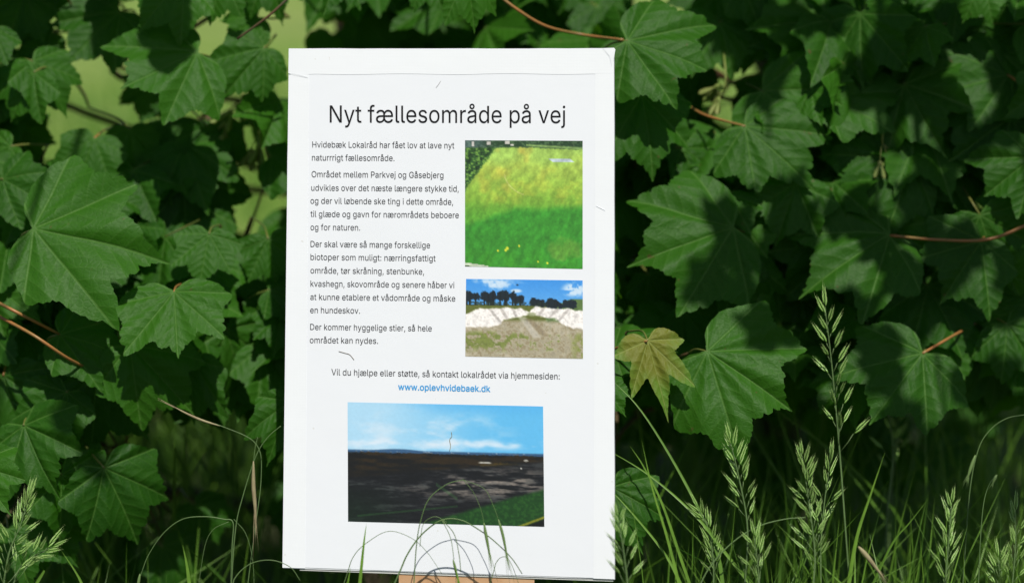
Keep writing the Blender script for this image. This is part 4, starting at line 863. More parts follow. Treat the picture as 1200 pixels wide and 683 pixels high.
RIGHT = [
 ((735, 48), (842, 82), .05, (.1, .5), .75, 'g', .95), ((752, 112), (768, 198), .07, (.1, .35), .7, 'g', 1.0), ((873, 148), (942, 208), .08, (.05, .5), .75, 'g', 1.0),
 ((936, 36), (896, 84), .14, (0, .4), .5, 'g', .9), ((880, 24), (912, 76), .16, (0, .3), .4, 'g', 1.0), ((962, 112), (1078, 100), .09, (0, .75), .65, 'g', .9),
 ((978, 152), (1082, 150), .11, (0, .5), .45, 'g', .95), ((1069, 190), (982, 238), .09, (.1, .45), .55, 'g', 1.0), ((933, 215), (906, 290), .08, (0, .4), .6, 'g', 1.05),
 ((1184, 138), (1100, 196), .10, (.1, .35), .3, 'g', 1.0), ((1181, 88), (1094, 108), .10, (.1, .4), .35, 'g', 1.0), ((1152, -24), (1124, 32), .08, (0, .4), .8, 'g', .95),
 ((1196, 32), (1150, 52), .12, (0, .5), .6, 'g', .9), ((1212, 184), (1146, 232), .07, (.1, .4), .5, 'g', .95), ((858, 268), (736, 304), .06, (-.05, .55), .8, 'g', 1.0),
 ((864, 296), (902, 370), .08, (.15, .3), .6, 'g', .95), ((1042, 276), (936, 330), .07, (0, .45), .55, 'g', 1.0), ((1150, 282), (1098, 356), .07, (.1, .35), .4, 'g', 1.0),
 ((759, 399), (782, 482), .015, (-.05, .35), .6, 'y', .76), ((829, 412), (936, 482), .035, (.05, .45), .75, 'g', 1.0), ((720, 412), (802, 402), .06, (0, .8), .6, 'g', .8),
 ((1081, 414), (1014, 494), .07, (.05, .4), .5, 'g', 1.0), ((1212, 352), (1176, 418), .10, (0, .35), .4, 'g', 1.0), ((936, 348), (954, 420), .13, (0, .3), .25, 'g', 1.0),
 ((702, 448), (736, 484), .03, (0, .5), .75, 'g', .8), ((716, 570), (752, 644), .05, (.1, .4), .5, 'g', .9), ((760, 322), (790, 372), .12, (0, .2), .15, 'g', 1.0),
 ((1180, 380), (1220, 440), .1, (0, .3), .35, 'g', 1.0), ((1010, 20), (960, 66), .18, (0, .3), .2, 'g', 1.0), ((1060, 12), (1076, 66), .2, (0, .3), .2, 'g', 1.0),
 ((840, -10), (800, 40), .18, (0, .3), .2, 'g', 1.0), ((1000, -30), (970, 20), .18, (0, .3), .25, 'g', 1.0), ((780, 192), (740, 244), .2, (0, .2), .2, 'g', 1.0),
 ((830, 210), (800, 262), .2, (0, .3), .25, 'g', 1.0), ((1010, 350), (1050, 400), .17, (0, .3), .25, 'g', 1.0), ((1140, 330), (1170, 384), .16, (0, .3), .25, 'g', 1.0),
 ((1100, 232), (1130, 276), .18, (0, .3), .3, 'g', 1.0), ((880, 360), (860, 410), .2, (0, .2), .2, 'g', 1.0), ((700, 8), (726, 66), .2, (0, .3), .2, 'g', 1.0),
 ((1190, 240), (1222, 300), .12, (0, .3), .35, 'g', 1.0), ((780, 70), (820, 130), .2, (0, .3), .15, 'g', 1.0), ((900, 100), (880, 150), .2, (0, .3), .2, 'g', 1.0),
 ((1110, 150), (1084, 214), .18, (0, .3), .2, 'g', 1.0), ((980, 190), (1010, 250), .18, (0, .3), .2, 'g', 1.0), ((1080, 340), (1060, 400), .18, (0, .3), .2, 'g', 1.0),
]


def petiole_path(base, ax, N, rnd, L=.05):
    e = base - ax * L * .5 - N * L * 1.1 + Vector((rnd.uniform(-.2, .2), 0, rnd.uniform(-.1, .3))) * L
    return smooth_line([base + N * .0005, base - ax * L * .3 - N * .35 * L, e], 5)


def make_tree(label, cx, root_d, branches, spec, seed, mids, fill, canopy, shade_overhang):
    rnd = random.Random(seed)
    trunk_base = P(cx, 341, root_d); trunk_base.z = 0
    T = empty('sycamore_tree', trunk_base, label, 'tree')
    # trunk
    tp = smooth_line([trunk_base + Vector((0, 0, -.1)), trunk_base + Vector((.01, 0, .5)), trunk_base + Vector((-.02, .03, 1.1)), trunk_base + Vector((.03, .02, 1.7)), trunk_base + Vector((.02, 0, 2.3))], 6)
    m = MB()
    m.tube(tp, [.034 * (1 - .75 * i / (len(tp) - 1)) for i in range(len(tp))], 10)
    m.build('trunk', M_BARK, T)
    # branches, with the twigs that carry the leaves
    mbs, nodes = [], []
    for bi, ctl in enumerate(branches):
        pts = [P(c[0], c[1], c[2] + .09) for c in ctl]
        d = min(tp, key=lambda q: (q - pts[0]).length + abs(q.z + .12 - pts[0].z))
        line = smooth_line([d] + pts, 8)
        mb = MB()
        n = len(line)
        mb.tube(line, [(.0048 * (1 - .66 * i / (n - 1))) for i in range(n)], 7)
        mbs.append(mb)
        nodes += [(q, bi) for q in line[4:]]

    def hook(E):
        q, bi = min(nodes, key=lambda w: (w[0] - E).length + (.3 if w[0].y < E.y - .02 else 0))
        mid = q.lerp(E, .5) + Vector((rnd.uniform(-.01, .01), .012, -.012))
        mbs[bi].tube(smooth_line([q, mid, E], 4), [.0026 - .0014 * k / 8 for k in range(9)], 5)

    spec = list(spec)
    (mx0, mx1, my0, my1, mn), gaps0 = mids, fill[0][7]
    while mn:                                             # smaller leaves between the large ones
        bx, by, a = rnd.uniform(mx0, mx1), rnd.uniform(my0, my1), rnd.gauss(math.pi / 2, .7)
        L = rnd.uniform(46, 84)
        tx, ty = bx + math.cos(a) * L, by + math.sin(a) * L
        if any(((bx + tx) / 2 - gx_) ** 2 / (rx + 34) ** 2 + ((by + ty) / 2 - gy_) ** 2 / (ry + 34) ** 2 < 1 for gx_, gy_, rx, ry in gaps0): continue
        if any(math.hypot((bx + tx) / 2 - (q[0][0] + q[1][0]) / 2, (by + ty) / 2 - (q[0][1] + q[1][1]) / 2) < 34 for q in spec): continue
        spec.append(((bx, by), (tx, ty), rnd.uniform(.09, .17), (rnd.gauss(.1, .25), rnd.uniform(.2, .7)), rnd.uniform(.3, .9), 'g', rnd.uniform(.85, 1.05)))
        mn -= 1
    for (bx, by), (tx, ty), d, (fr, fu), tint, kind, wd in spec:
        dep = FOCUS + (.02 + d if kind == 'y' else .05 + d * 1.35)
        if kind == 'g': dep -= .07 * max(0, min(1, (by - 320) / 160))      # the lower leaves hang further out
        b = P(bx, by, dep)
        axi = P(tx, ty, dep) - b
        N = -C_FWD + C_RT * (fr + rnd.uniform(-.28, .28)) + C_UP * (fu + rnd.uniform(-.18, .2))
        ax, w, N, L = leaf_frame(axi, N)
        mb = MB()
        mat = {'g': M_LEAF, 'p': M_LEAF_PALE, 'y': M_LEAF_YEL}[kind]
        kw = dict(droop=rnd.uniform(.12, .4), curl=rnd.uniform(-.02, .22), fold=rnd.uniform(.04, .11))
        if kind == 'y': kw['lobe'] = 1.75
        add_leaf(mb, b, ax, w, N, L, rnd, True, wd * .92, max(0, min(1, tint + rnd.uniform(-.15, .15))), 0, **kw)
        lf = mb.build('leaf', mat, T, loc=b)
        if kind == 'y': tag(lf, 'small yellowing leaf with deep lobes')
        if kind == 'p': tag(lf, 'pale sunlit leaf at the back')
        pm = MB()
        pp = petiole_path(b, ax, N, rnd, rnd.uniform(.04, .075))
        pm.tube(pp, .0011 if kind != 'y' else .001, 5)
        pm.build('petiole', M_PETIOLE if rnd.random() < .93 else M_PET_RED, lf)
        hook(pp[-1])
    # the leaves behind those, too many to count: one mesh
    fm = MB()
    for (x0, x1, y0, y1, d0, d1, n, gaps) in fill:
        for _ in range(n):
            for _try in range(20):
                px, py, d = rnd.uniform(x0, x1), rnd.uniform(y0, y1), rnd.uniform(d0, d1)
                if all(((px - gx_) / (rx + 56)) ** 2 + ((py - gy_) / (ry + 52)) ** 2 > 1 for gx_, gy_, rx, ry in gaps): break
            else: continue
            a = rnd.gauss(-math.pi / 2, .9)
            N = -C_FWD * rnd.uniform(.6, 1) + C_RT * rnd.gauss(0, .5) + C_UP * rnd.uniform(-.1, 1.1)
            ax, w, N, _l = leaf_frame(C_RT * math.cos(a) + C_UP * math.sin(a), N)
            b = P(px, py, d)
            L = rnd.uniform(.04, .095)
            b2 = b - ax * L * .45
            add_leaf(fm, b2, ax, w, N, L, rnd, False, rnd.uniform(.85, 1.05), rnd.uniform(.25, 1), 0, droop=rnd.uniform(.1, .4), curl=rnd.uniform(0, .2))
            fm.tube([b2, b2 - ax * .03 - N * .03], .001, 3, 1, .5)
    for k_, (x0, x1, yy0, yy1, z0, z1, n) in enumerate(canopy + shade_overhang):  # the small leaves out of view are added to cast dappled shade
        for _ in range(n):
            c = Vector((rnd.uniform(x0, x1), rnd.uniform(yy0, yy1), rnd.uniform(z0, z1)))
            N = Vector((rnd.gauss(0, .35), rnd.uniform(-.9, .1), rnd.uniform(.3, 1))).normalized()
            ax = N.cross(Vector((rnd.gauss(0, 1), rnd.gauss(0, 1), rnd.gauss(0, .4)))).normalized()
            add_leaf(fm, c, ax, ax.cross(N), N, rnd.uniform(.07, .12) if k_ < len(canopy) else rnd.uniform(.035, .065), rnd, False, 1, rnd.random() * .7, 0, droop=.25)
    # limbs that carry the canopy and added shading leaves above the view
    lm = MB()
    for (x0, x1, yy0, yy1, z0, z1, n) in canopy + shade_overhang:
        for _ in range(5):
            c = Vector((rnd.uniform(x0, x1), rnd.uniform(yy0, yy1), rnd.uniform(z0 + (z1 - z0) * .3, z1)))
            s = min(tp, key=lambda q: abs(q.z - c.z * .85))
            ln_ = smooth_line([s, s.lerp(c, .5) + Vector((0, 0, .08)), c], 6)
            lm.tube(ln_, [.011 * (1 - .8 * i / 12) for i in range(13)], 6)
    lm.build('branch', M_BARK, T)
    tag(fm.build('foliage', [M_LEAF, M_PETIOLE], T, loc=trunk_base + Vector((0, 0, 1))), kind='stuff')
    for mb in mbs: mb.build('branch', M_TWIG, T)
    return T, rnd


def samara(mb, base, direction, size, N):
    d = direction.normalized()
    s = d.cross(N).normalized(); N = s.cross(d)
    prof = [(0, .055), (.1, .1), (.2, .1), (.3, .06), (.45, .1), (.65, .15), (.85, .15), (.96, .09), (1, .02)]
    vs_, fs = [], []
    for k, w in prof:
        th = .07 if .02 < k < .28 else .012
        c = base + (d * k + s * .12 * k * k) * size
        vs_ += [c - s * w * size, c + N * th * size, c + s * w * size, c - N * th * size]
    for i in range(len(prof) - 1):
        for j in range(4):
            fs.append((4 * i + j, 4 * i + (j + 1) % 4, 4 * i + 4 + (j + 1) % 4, 4 * i + 4 + j))
    fs += [(3, 2, 1, 0), tuple(4 * (len(prof) - 1) + j for j in range(4))]
    mb.add(vs_, fs)


def seed_cluster(T, px, py, d, n, spread, rnd, size=.026):
    c = P(px, py, d)
    m = MB()
    top = c + C_UP * .045 + C_FWD * .03
    m.tube(smooth_line([top, c + C_UP * .02, c], 4), .0012, 5)
    ends = []
    for k in range(n):
        e = c + C_RT * rnd.uniform(-spread, spread) + C_UP * rnd.uniform(-spread * 1.3, spread * .5) + C_FWD * rnd.uniform(-.012, .012)
        m.tube([c, c.lerp(e, .5) + C_UP * .003, e], .0007, 4)
        ends.append(e)
    root = m.build('seed_cluster', M_SEED, T)
    for e in ends:
        for sg in (-1, 1):
            sm = MB()
            dr = (e - c).normalized() * .5 + C_RT * sg * rnd.uniform(.15, .6) - C_UP * rnd.uniform(.4, 1)
            samara(sm, e, dr, size * rnd.uniform(.85, 1.1), (-C_FWD + C_RT * rnd.uniform(-.6, .6)).normalized())
            sm.build('samara', M_SEED, root)


def twig(T, ctl, r0, r1, mat, name='twig'):
    ln_ = smooth_line([P(*c) for c in ctl], 7)
    m = MB()
    n = len(ln_)
    m.tube(ln_, [r0 + (r1 - r0) * i / (n - 1) for i in range(n)], 7)
    return m.build(name, mat, T)


GAPS_L = [(124, 95, 26, 78), (40, 45, 10, 6), (105, 12, 30, 14), (214, 10, 12, 8), (345, 30, 12, 60), (306, 228, 26, 34), (62, 165, 10, 14), (160, 140, 28, 16), (240, 90, 16, 14), (245, 112, 26, 18),
          (240, 560, 74, 60), (165, 500, 30, 40)]
BR_L = [[(70, 120, 3.1), (60, 60, 2.95), (20, 10, 2.9)], [(140, 90, 3.05), (230, 30, 2.92), (330, -30, 2.9)], [(150, 200, 3.1), (235, 140, 2.96), (300, 60, 2.92)],
        [(60, 260, 3.05), (20, 215, 2.9), (-40, 200, 2.86)], [(160, 300, 3.05), (240, 300, 2.92), (345, 345, 2.9)], [(120, 380, 3.05), (190, 370, 2.9), (340, 400, 2.9)],
        [(60, 420, 3.05), (20, 400, 2.9), (-40, 380, 2.86)], [(60, 540, 3.1), (50, 500, 2.9), (0, 470, 2.87)], [(110, 560, 3.1), (120, 520, 2.9), (200, 600, 2.95)],
        [(300, -60, 3.1), (450, -70, 2.95), (620, -60, 2.95)]]
tl, rl = make_tree('sycamore left of the notice board, its broad leaves lit by the sun', 420, 3.45, BR_L, LEFT, 11, (-20, 335, -30, 560, 44),
    [(-60, 350, -60, 520, 2.86, 3.05, 190, GAPS_L), (-80, 360, -80, 520, 3.05, 3.40, 170, GAPS_L), (300, 720, -90, 80, 2.95, 3.3, 95, [(345, 30, 12, 30)]), (320, 740, 60, 640, 2.95, 3.3, 60, []), (-80, 230, 480, 700, 2.95, 3.3, 30, GAPS_L)],
    [(-.9, .1, 2.95, 3.9, .95, 2.1, 90)], [(-.95, -.26, 2.05, 2.65, 1.15, 1.55, 14)])
BR_R = [[(940, 160, 3.1), (800, 60, 2.95), (720, 20, 2.92)], [(1020, 200, 3.1), (900, 130, 2.95), (820, 110, 2.92)], [(1000, 90, 3.1), (1060, 60, 2.95), (1190, 30, 2.9)],
        [(1060, 240, 3.05), (1120, 160, 2.92), (1220, 130, 2.88)], [(960, 260, 3.05), (880, 240, 2.92), (790, 230, 2.9)], [(1040, 320, 3.05), (1080, 285, 2.9), (1215, 262, 2.86)],
        [(940, 400, 3.05), (850, 395, 2.9), (716, 425, 2.86)], [(1060, 420, 3.05), (1090, 405, 2.88), (1200, 330, 2.85)], [(900, 460, 3.1), (760, 480, 2.95), (700, 550, 2.9)],
        [(1000, -60, 3.1), (1050, -70, 2.95), (1160, -50, 2.9)]]
GAPS_R = [(751, 18, 14, 14), (790, 10, 8, 6), (852, 105, 10, 14)]
tr, rr = make_tree('sycamore right of the notice board, in deep shade with one yellowing leaf', 905, 3.5, BR_R, RIGHT, 29, (715, 1210, -30, 440, 44),
    [(690, 1260, -60, 450, 2.84, 3.06, 210, GAPS_R), (690, 1270, -80, 440, 3.05, 3.35, 150, GAPS_R), (700, 1280, -80, 430, 3.35, 3.75, 130, GAPS_R), (700, 1250, 400, 560, 3.1, 3.7, 40, [])],
    [(.05, 1.15, 2.95, 4.0, .95, 2.1, 420)], [(.36, .95, 2.05, 2.65, 1.15, 1.55, 120)])

# seed clusters and the reddish leaf stalks seen between the leaves
seed_cluster(tl, 284, 132, 2.93, 6, .026, rl)
seed_cluster(tl, 306, 152, 2.95, 3, .018, rl)
seed_cluster(tl, 108, 528, 2.90, 7, .02, rl, .018)
seed_cluster(tr, 1168, 306, 2.98, 5, .018, rr, .016)
seed_cluster(tr, 940, 118, 2.90, 3, .016, rr, .02)  # this pale cluster and the next two stand in for bright gaps
seed_cluster(tr, 1034, 168, 2.86, 3, .014, rr, .02)
seed_cluster(tr, 850, 106, 2.90, 3, .012, rr, .022)
twig(tl, [(-30, 340, 2.78), (20, 366, 2.75), (69, 391, 2.786)], .0019, .0014, M_PET_RED)
twig(tl, [(-10, 366, 2.78), (38, 392, 2.74), (80, 420, 2.755), (113, 436, 2.81)], .0017, .0015, M_PET_RED)
twig(tl, [(96, 452, 3.0), (110, 478, 2.95), (136, 520, 2.92), (158, 566, 2.92), (180, 606, 2.95), (200, 660, 3.05)], .0013, .0009, M_TWIG)
twig(tl, [(86, 430, 2.98), (92, 470, 2.93), (99, 500, 2.92), (108, 528, 2.90)], .0011, .0009, M_TWIG)
twig(tl, [(344, -8, 2.80), (316, 18, 2.80), (278, 46, 2.81)], .0014, .0011, M_TWIG)
twig(tl, [(256, 66, 2.97), (250, 100, 2.97), (240, 134, 2.99)], .0016, .0013, M_TWIG)
twig(tl, [(252, 386, 2.96), (274, 356, 2.94), (300, 332, 2.92), (340, 350, 2.94)], .0015, .0013, M_PET_RED)
twig(tl, [(10, 360, 2.86), (22, 330, 2.84), (36, 298, 2.83)], .0012, .001, M_PETIOLE)
twig(tr, [(574, -14, 2.82), (604, 10, 2.82), (640, 31, 2.83), (684, 41, 2.85), (730, 47, 2.81)], .0016, .0014, M_PET_RED)
twig(tr, [(1214, 108, 2.85), (1196, 98, 2.85), (1181, 88, 2.873)], .0015, .0012, M_PET_RED)
twig(tr, [(1216, 258, 2.82), (1160, 280, 2.82), (1100, 281, 2.82), (1043, 276, 2.834)], .0018, .0014, M_PET_RED)
twig(tr, [(1081, 414, 2.793), (1112, 396, 2.82), (1146, 376, 2.89), (1190, 340, 2.95)], .0014, .0014, M_PET_RED)
twig(tr, [(700, 416, 2.80), (728, 406, 2.76), (758, 399.5, 2.722)], .0014, .0011, M_PET_RED)
twig(tr, [(800, 120, 2.93), (824, 134, 2.88), (850, 142, 2.86), (873, 148, 2.847)], .0013, .0011, M_PET_RED)
# ------------------------------------------------------------------ grasses that can be told apart
VIEW = -C_FWD
_sr = random.Random(17)


def spikelet_mesh(rnd, nl=6, awn=.34):
    """an ear of overlapping pointed scales, one unit long, along +Z"""
    mb = MB()
    for i in range(nl):
        s = (-1) ** i
        z0 = .02 + i * .115
        L = .42 - .015 * i
        lean = (.24 - .025 * i) * s
        w = .037 - .0025 * i
        ax = Vector((math.sin(lean), rnd.uniform(-.05, .05), math.cos(lean))).normalized()
        sd = ax.cross(Vector((0, 1, 0))).normalized(); up = sd.cross(ax)
        c0 = Vector((s * .022, 0, z0))
        rings = [(0, .35), (.2, .9), (.5, 1), (.8, .55), (1.0, .12), (1 + awn * rnd.uniform(.9, 1.6), .06)]
        vs_, fs = [], []
        for k, q in rings:
            c = c0 + ax * L * k + sd * (.03 * s * k * k)
            vs_ += [c + sd * w * q, c + up * w * q * .75, c - sd * w * q, c - up * w * q * .75]
        for r_ in range(len(rings) - 1):
            for j in range(4):
                fs.append((4 * r_ + j, 4 * r_ + (j + 1) % 4, 4 * r_ + 4 + (j + 1) % 4, 4 * r_ + 4 + j))
        fs.append((3, 2, 1, 0))
        b = mb.add(vs_, fs)
        for r_, (k, q) in enumerate(rings):
            for j in range(4):
                mb.tint[b + 4 * r_ + j] = min(1, max(0, (.25, .35, .5, .8, 1, 1)[r_] * (1.0 if j % 2 == 0 else .55) + rnd.uniform(-.08, .08)))
    return mb


SPK = []
for _k in range(4):
    _mb = spikelet_mesh(_sr, 5 + _k % 2)
    _o = _mb.build('spikelet', M_SPIKE)
    SPK.append(_o.data)
    bpy.data.objects.remove(_o)


def near(x, y, d):
    """the grass stands close in front of the board's plane"""
    return P(x, y, FOCUS - (FOCUS - d) * .34 if d < FOCUS else d)


def root_line(pts, d):
    """points in the photo at depth d, continued down to the soil"""
    q = [near(x, y, d if len(c) == 0 else c[0]) for x, y, *c in pts]
    last = q[-1]
    dirn = (q[-1] - q[-2]).normalized()
    if dirn.z > -.5: dirn = (dirn + Vector((0, 0, -1))).normalized()
    if last.z > 0:
        e = last + dirn * (last.z / -dirn.z)
        q += [last.lerp(e, .5), Vector((e.x, e.y, -.01))]
    return q


def brome(label, pts, d, y_end, n, size, seed, openness=1.0, blades=(), rad=.0009, group=None):
    """brome grass: stem, an open panicle of spikelets from its tip down to y_end, leaf blades"""
    rnd = random.Random(seed)
    q = root_line(pts, d)
    line = smooth_line(q, 8)
    T = empty('brome_stalk', (line[-1].x, line[-1].y, 0), label, 'grass', group)
    m = MB()
    nn = len(line)
    m.tube(line, [rad * (.45 + .55 * min(1, 2.5 * i / (nn - 1))) for i in range(nn)], 5, 0, .5)
    # nodes along the panicle
    zend = near(600, y_end, d).z
    pan = [p for p in line if p.z >= zend]
    if len(pan) < 3: pan = line[:4]
    cum = [0]
    for a, b in zip(pan, pan[1:]): cum.append(cum[-1] + (b - a).length)
    spots = []
    off = origin_of(T)
    side = rnd.choice((-1, 1))
    for i in range(n):
        s = cum[-1] * (i + rnd.uniform(-.25, .25)) / max(1, n - 1)
        s = max(0, min(cum[-1], s))
        k = max(j for j in range(len(cum)) if cum[j] <= s)
        k = min(k, len(pan) - 2)
        f = (s - cum[k]) / max(1e-6, cum[k + 1] - cum[k])
        p = pan[k].lerp(pan[k + 1], f)
        tan = (pan[k] - pan[k + 1]).normalized()
        side = -side
        az = side * math.pi / 2 + rnd.gauss(0, .75)
        rt = tan.cross(VIEW).normalized(); fw = rt.cross(tan)
        outw = rt * math.sin(az) + fw * math.cos(az)
        frac = s / cum[-1]
        ang = R(19 + 20 * frac * openness + rnd.uniform(-10, 14)) if i > 0 else R(3)
        dr = (tan * math.cos(ang) + outw * math.sin(ang)).normalized()
        pl = size * (.12 + .95 * frac * openness * rnd.uniform(.3, 1.1))
        tip = p + (tan * math.cos(ang * .8) + outw * math.sin(ang * .8)) * pl
        m.tube([p, p.lerp(tip, .5) + outw * pl * .04, tip], rad * .38, 4, 0, .6)
        spots.append((tip, dr, size * rnd.uniform(.95, 1.3)))
    m.build('stem', M_STEM, T)
    for tip, dr, s in spots:
        o = bpy.data.objects.new('spikelet', rnd.choice(SPK))
        COL.objects.link(o)
        o.parent = T
        zq = dr; xq = zq.cross(VIEW).normalized()
        a = rnd.uniform(-.7, .7)
        yq = zq.cross(xq)
        xr = xq * math.cos(a) + yq * math.sin(a); yr = zq.cross(xr)
        M = Matrix((xr * s, yr * s, zq * s)).transposed().to_4x4()
        M.translation = tip - off
        o.matrix_basis = M
    for bp_, w in blades:
        bl = MB()
        bl.blade(smooth_line([near(x, y, dd) for x, y, dd in bp_], 6), w, VIEW, 0, .35, rnd.uniform(.3, .9))
        bl.build('leaf_blade', M_GRASS, T)
    return T


BR = 'brome stalks with seed heads in the grass'
brome('tall brome stalk right of the board, its open seed head above all others', [(967, 362, 2.53), (975, 430, 2.53), (984, 530, 2.54), (990, 610, 2.54), (996, 690, 2.55)], 2.54, 532, 19, .0185, 1, 1.05, group=BR)
brome('blurred brome stalk standing just behind the tallest seed head', [(1014, 364, 2.86), (1030, 440, 2.86), (1046, 520, 2.86), (1040, 600, 2.86), (1036, 690, 2.86)], 2.86, 560, 13, .0175, 2, 1.3, group=BR)
brome('slim brome stalk with a dark stem and a narrow head, between board and tall stalk', [(856, 518, 2.56), (866, 560, 2.56), (876, 620, 2.56), (872, 700, 2.57)], 2.56, 612, 17, .0178, 3, .9, group=BR)
brome('bushy brome stalk with the densest seed head, just left of the tall stalk', [(940, 536, 2.52), (948, 590, 2.52), (955, 650, 2.52), (952, 700, 2.52)], 2.52, 672, 26, .0180, 4, .95, group=BR)
brome('brome stalk with a head half hidden behind the densest seed head', [(973, 540, 2.62), (966, 590, 2.62), (962, 640, 2.62), (962, 700, 2.62)], 2.62, 640, 13, .0178, 5, .9, group=BR)
brome('brome stalk with a compact upright head, below the right-hand leaves', [(1115, 592, 2.54), (1112, 630, 2.54), (1108, 680, 2.54), (1106, 710, 2.54)], 2.54, 690, 19, .0172, 6, .7, group=BR)
brome('brome stalk leaning across the lower right corner of the board', [(724, 606, 2.36), (730, 640, 2.36), (735, 680, 2.36), (736, 710, 2.36)], 2.36, 690, 13, .0165, 7, 1.1, group=BR)
brome('small brome stalk with a bent head, next to the crossing blades by the board', [(818, 596, 2.60), (830, 620, 2.60), (836, 660, 2.60), (836, 700, 2.60)], 2.60, 680, 16, .0165, 8, .7, group=BR)
brome('low brome stalk rising at the foot of the slim dark-stemmed one', [(884, 630, 2.50), (888, 660, 2.50), (890, 690, 2.50), (890, 720, 2.50)], 2.50, 690, 11, .0165, 9, .9, group=BR)
brome('brome stalk cut by the right edge of the photo', [(1190, 600, 2.55), (1190, 640, 2.55), (1186, 690, 2.55), (1186, 720, 2.55)], 2.55, 690, 14, .0165, 10, 1.0, group=BR)
brome('short brome stalk with its head low at the right edge', [(1170, 655, 2.52), (1172, 680, 2.52), (1174, 700, 2.52), (1174, 720, 2.52)], 2.52, 700, 9, .0165, 12, 1.0, group=BR)
brome('dim brome stalk in the shade between two leaves, behind the tall one', [(1052, 470, 2.98), (1050, 520, 2.98), (1044, 580, 2.98), (1040, 690, 2.98)], 2.98, 575, 12, .0165, 13, 1.0, group=BR)
brome('brome stalk with a drooping open head in the lower left corner', [(33, 584, 2.53), (24, 615, 2.53), (10, 650, 2.53), (2, 700, 2.53)], 2.53, 690, 21, .0190, 14, 1.25,
      blades=[([(52, 668, 2.52), (40, 690, 2.52), (34, 720, 2.52)], .003)], group=BR)
brome('brome stalk with a head leaning right, low in the left corner', [(58, 642, 2.55), (40, 652, 2.55), (22, 668, 2.55), (10, 700, 2.55)], 2.55, 690, 11, .0185, 15, 1.1, group=BR)

BL = 'long grass blades'
def blade_thing(label, pts, d, w, tint, name='blade', group=BL):
    q = root_line(pts, d)
    line = smooth_line(q, 6)[::-1]
    T_ = MB()
    T_.blade(line, w, VIEW + C_RT * .2, 0, .35, tint)
    o = T_.build(name, M_GRASS, loc=(line[0].x, line[0].y, 0))
    return tag(o, label, 'grass', group)


blade_thing('long dark green blade arching from beside the yellowing leaf down to the right', [(712, 440, 2.70), (752, 482, 2.68), (800, 560, 2.64), (838, 640, 2.60), (850, 700, 2.58)], 2.6, .0042, .55)
blade_thing('pale upright blade near the right edge of the board', [(752, 516, 2.56), (764, 570, 2.56), (782, 630, 2.56), (800, 700, 2.56)], 2.56, .0036, .95)
blade_thing('blade slanting down to the right from behind the board edge', [(700, 520, 2.70), (760, 556, 2.66), (815, 604, 2.60), (860, 660, 2.58)], 2.6, .0034, .8)
blade_thing('short blade crossing the pale upright one near its top', [(738, 522, 2.60), (754, 546, 2.60), (776, 590, 2.60), (800, 660, 2.60)], 2.6, .0032, .85)
blade_thing('blade running from the board edge to the bottom, lowest of the crossing blades', [(708, 566, 2.64), (740, 600, 2.62), (780, 650, 2.60), (806, 700, 2.58)], 2.6, .0034, .85)
blade_thing('light straight blade leaning right beside the tall seed head stem', [(1037, 530, 2.52), (1020, 580, 2.52), (1004, 630, 2.52), (992, 700, 2.52)], 2.52, .0046, .95)
blade_thing('thin bluish blade leaning right in the shade', [(1088, 584, 2.66), (1066, 612, 2.66), (1046, 636, 2.66), (1020, 690, 2.66)], 2.66, .0030, .5)
blade_thing('single sharp blade rising alone left of the board', [(214, 638, 2.58), (219, 662, 2.58), (224, 700, 2.58)], 2.58, .0048, .9)
blade_thing('short blade tip at the bottom edge beside the left brome stalk', [(72, 645, 2.56), (90, 672, 2.56), (104, 700, 2.56)], 2.56, .0034, .85)
blade_thing('narrow blade standing before the lower left of the board', [(429.5, 612, 2.50), (426, 640, 2.50), (421, 690, 2.50)], 2.5, .0040, .85)
blade_thing('small blade point in front of the bottom photo edge', [(533, 660, 2.49), (537, 680, 2.49), (540, 700, 2.49)], 2.49, .0040, .9)
blade_thing('tiny blade tip at the bottom edge left of the plank', [(411, 664, 2.50), (408, 680, 2.50), (404, 700, 2.50)], 2.5, .0036, .8)

# barren brome: hair-thin arching stalks, each with narrow hanging awned seed heads
def arching(label, stem, d, heads, rad=.0006, extra=(), dry=False):
    q = root_line(stem, d)
    line = smooth_line(q, 8)
    T = empty('arching_stalk', (line[-1].x, line[-1].y, 0), label, 'grass', 'arching hair-thin grass stalks')
    m = MB()
    nn = len(line)
    m.tube(line, [rad * (.55 + .6 * i / (nn - 1)) for i in range(nn)], 5, 0, .45)
    for e in extra:
        m.tube(smooth_line([near(x, y, dd) for x, y, dd in e], 7), rad * .5, 4, 0, .55)
    m.build('stem', M_STEM, T)
    for (path, w) in heads:
        hm = MB()
        pp = smooth_line([near(x, y, dd) for x, y, dd in path], 6)
        n = len(pp)
        hm.tube(pp, [max(.00018, w * .5 * math.sin(math.pi * min(1, (k + .6) / n) ** .75)) for k in range(n)], 6)
        rnd = random.Random(int(path[0][0]))
        for j in range(5):                                     # awns
            a = pp[int(n * .55)]
            dr = (pp[-1] - a) * rnd.uniform(1.1, 1.7) + C_RT * rnd.uniform(-.004, .004)
            hm.tube([a, a + dr * .6, a + dr], [.00025, .0002, .00012], 4)
        hm.build('seed_head', M_DRY if dry else M_AWN, T)
    return T


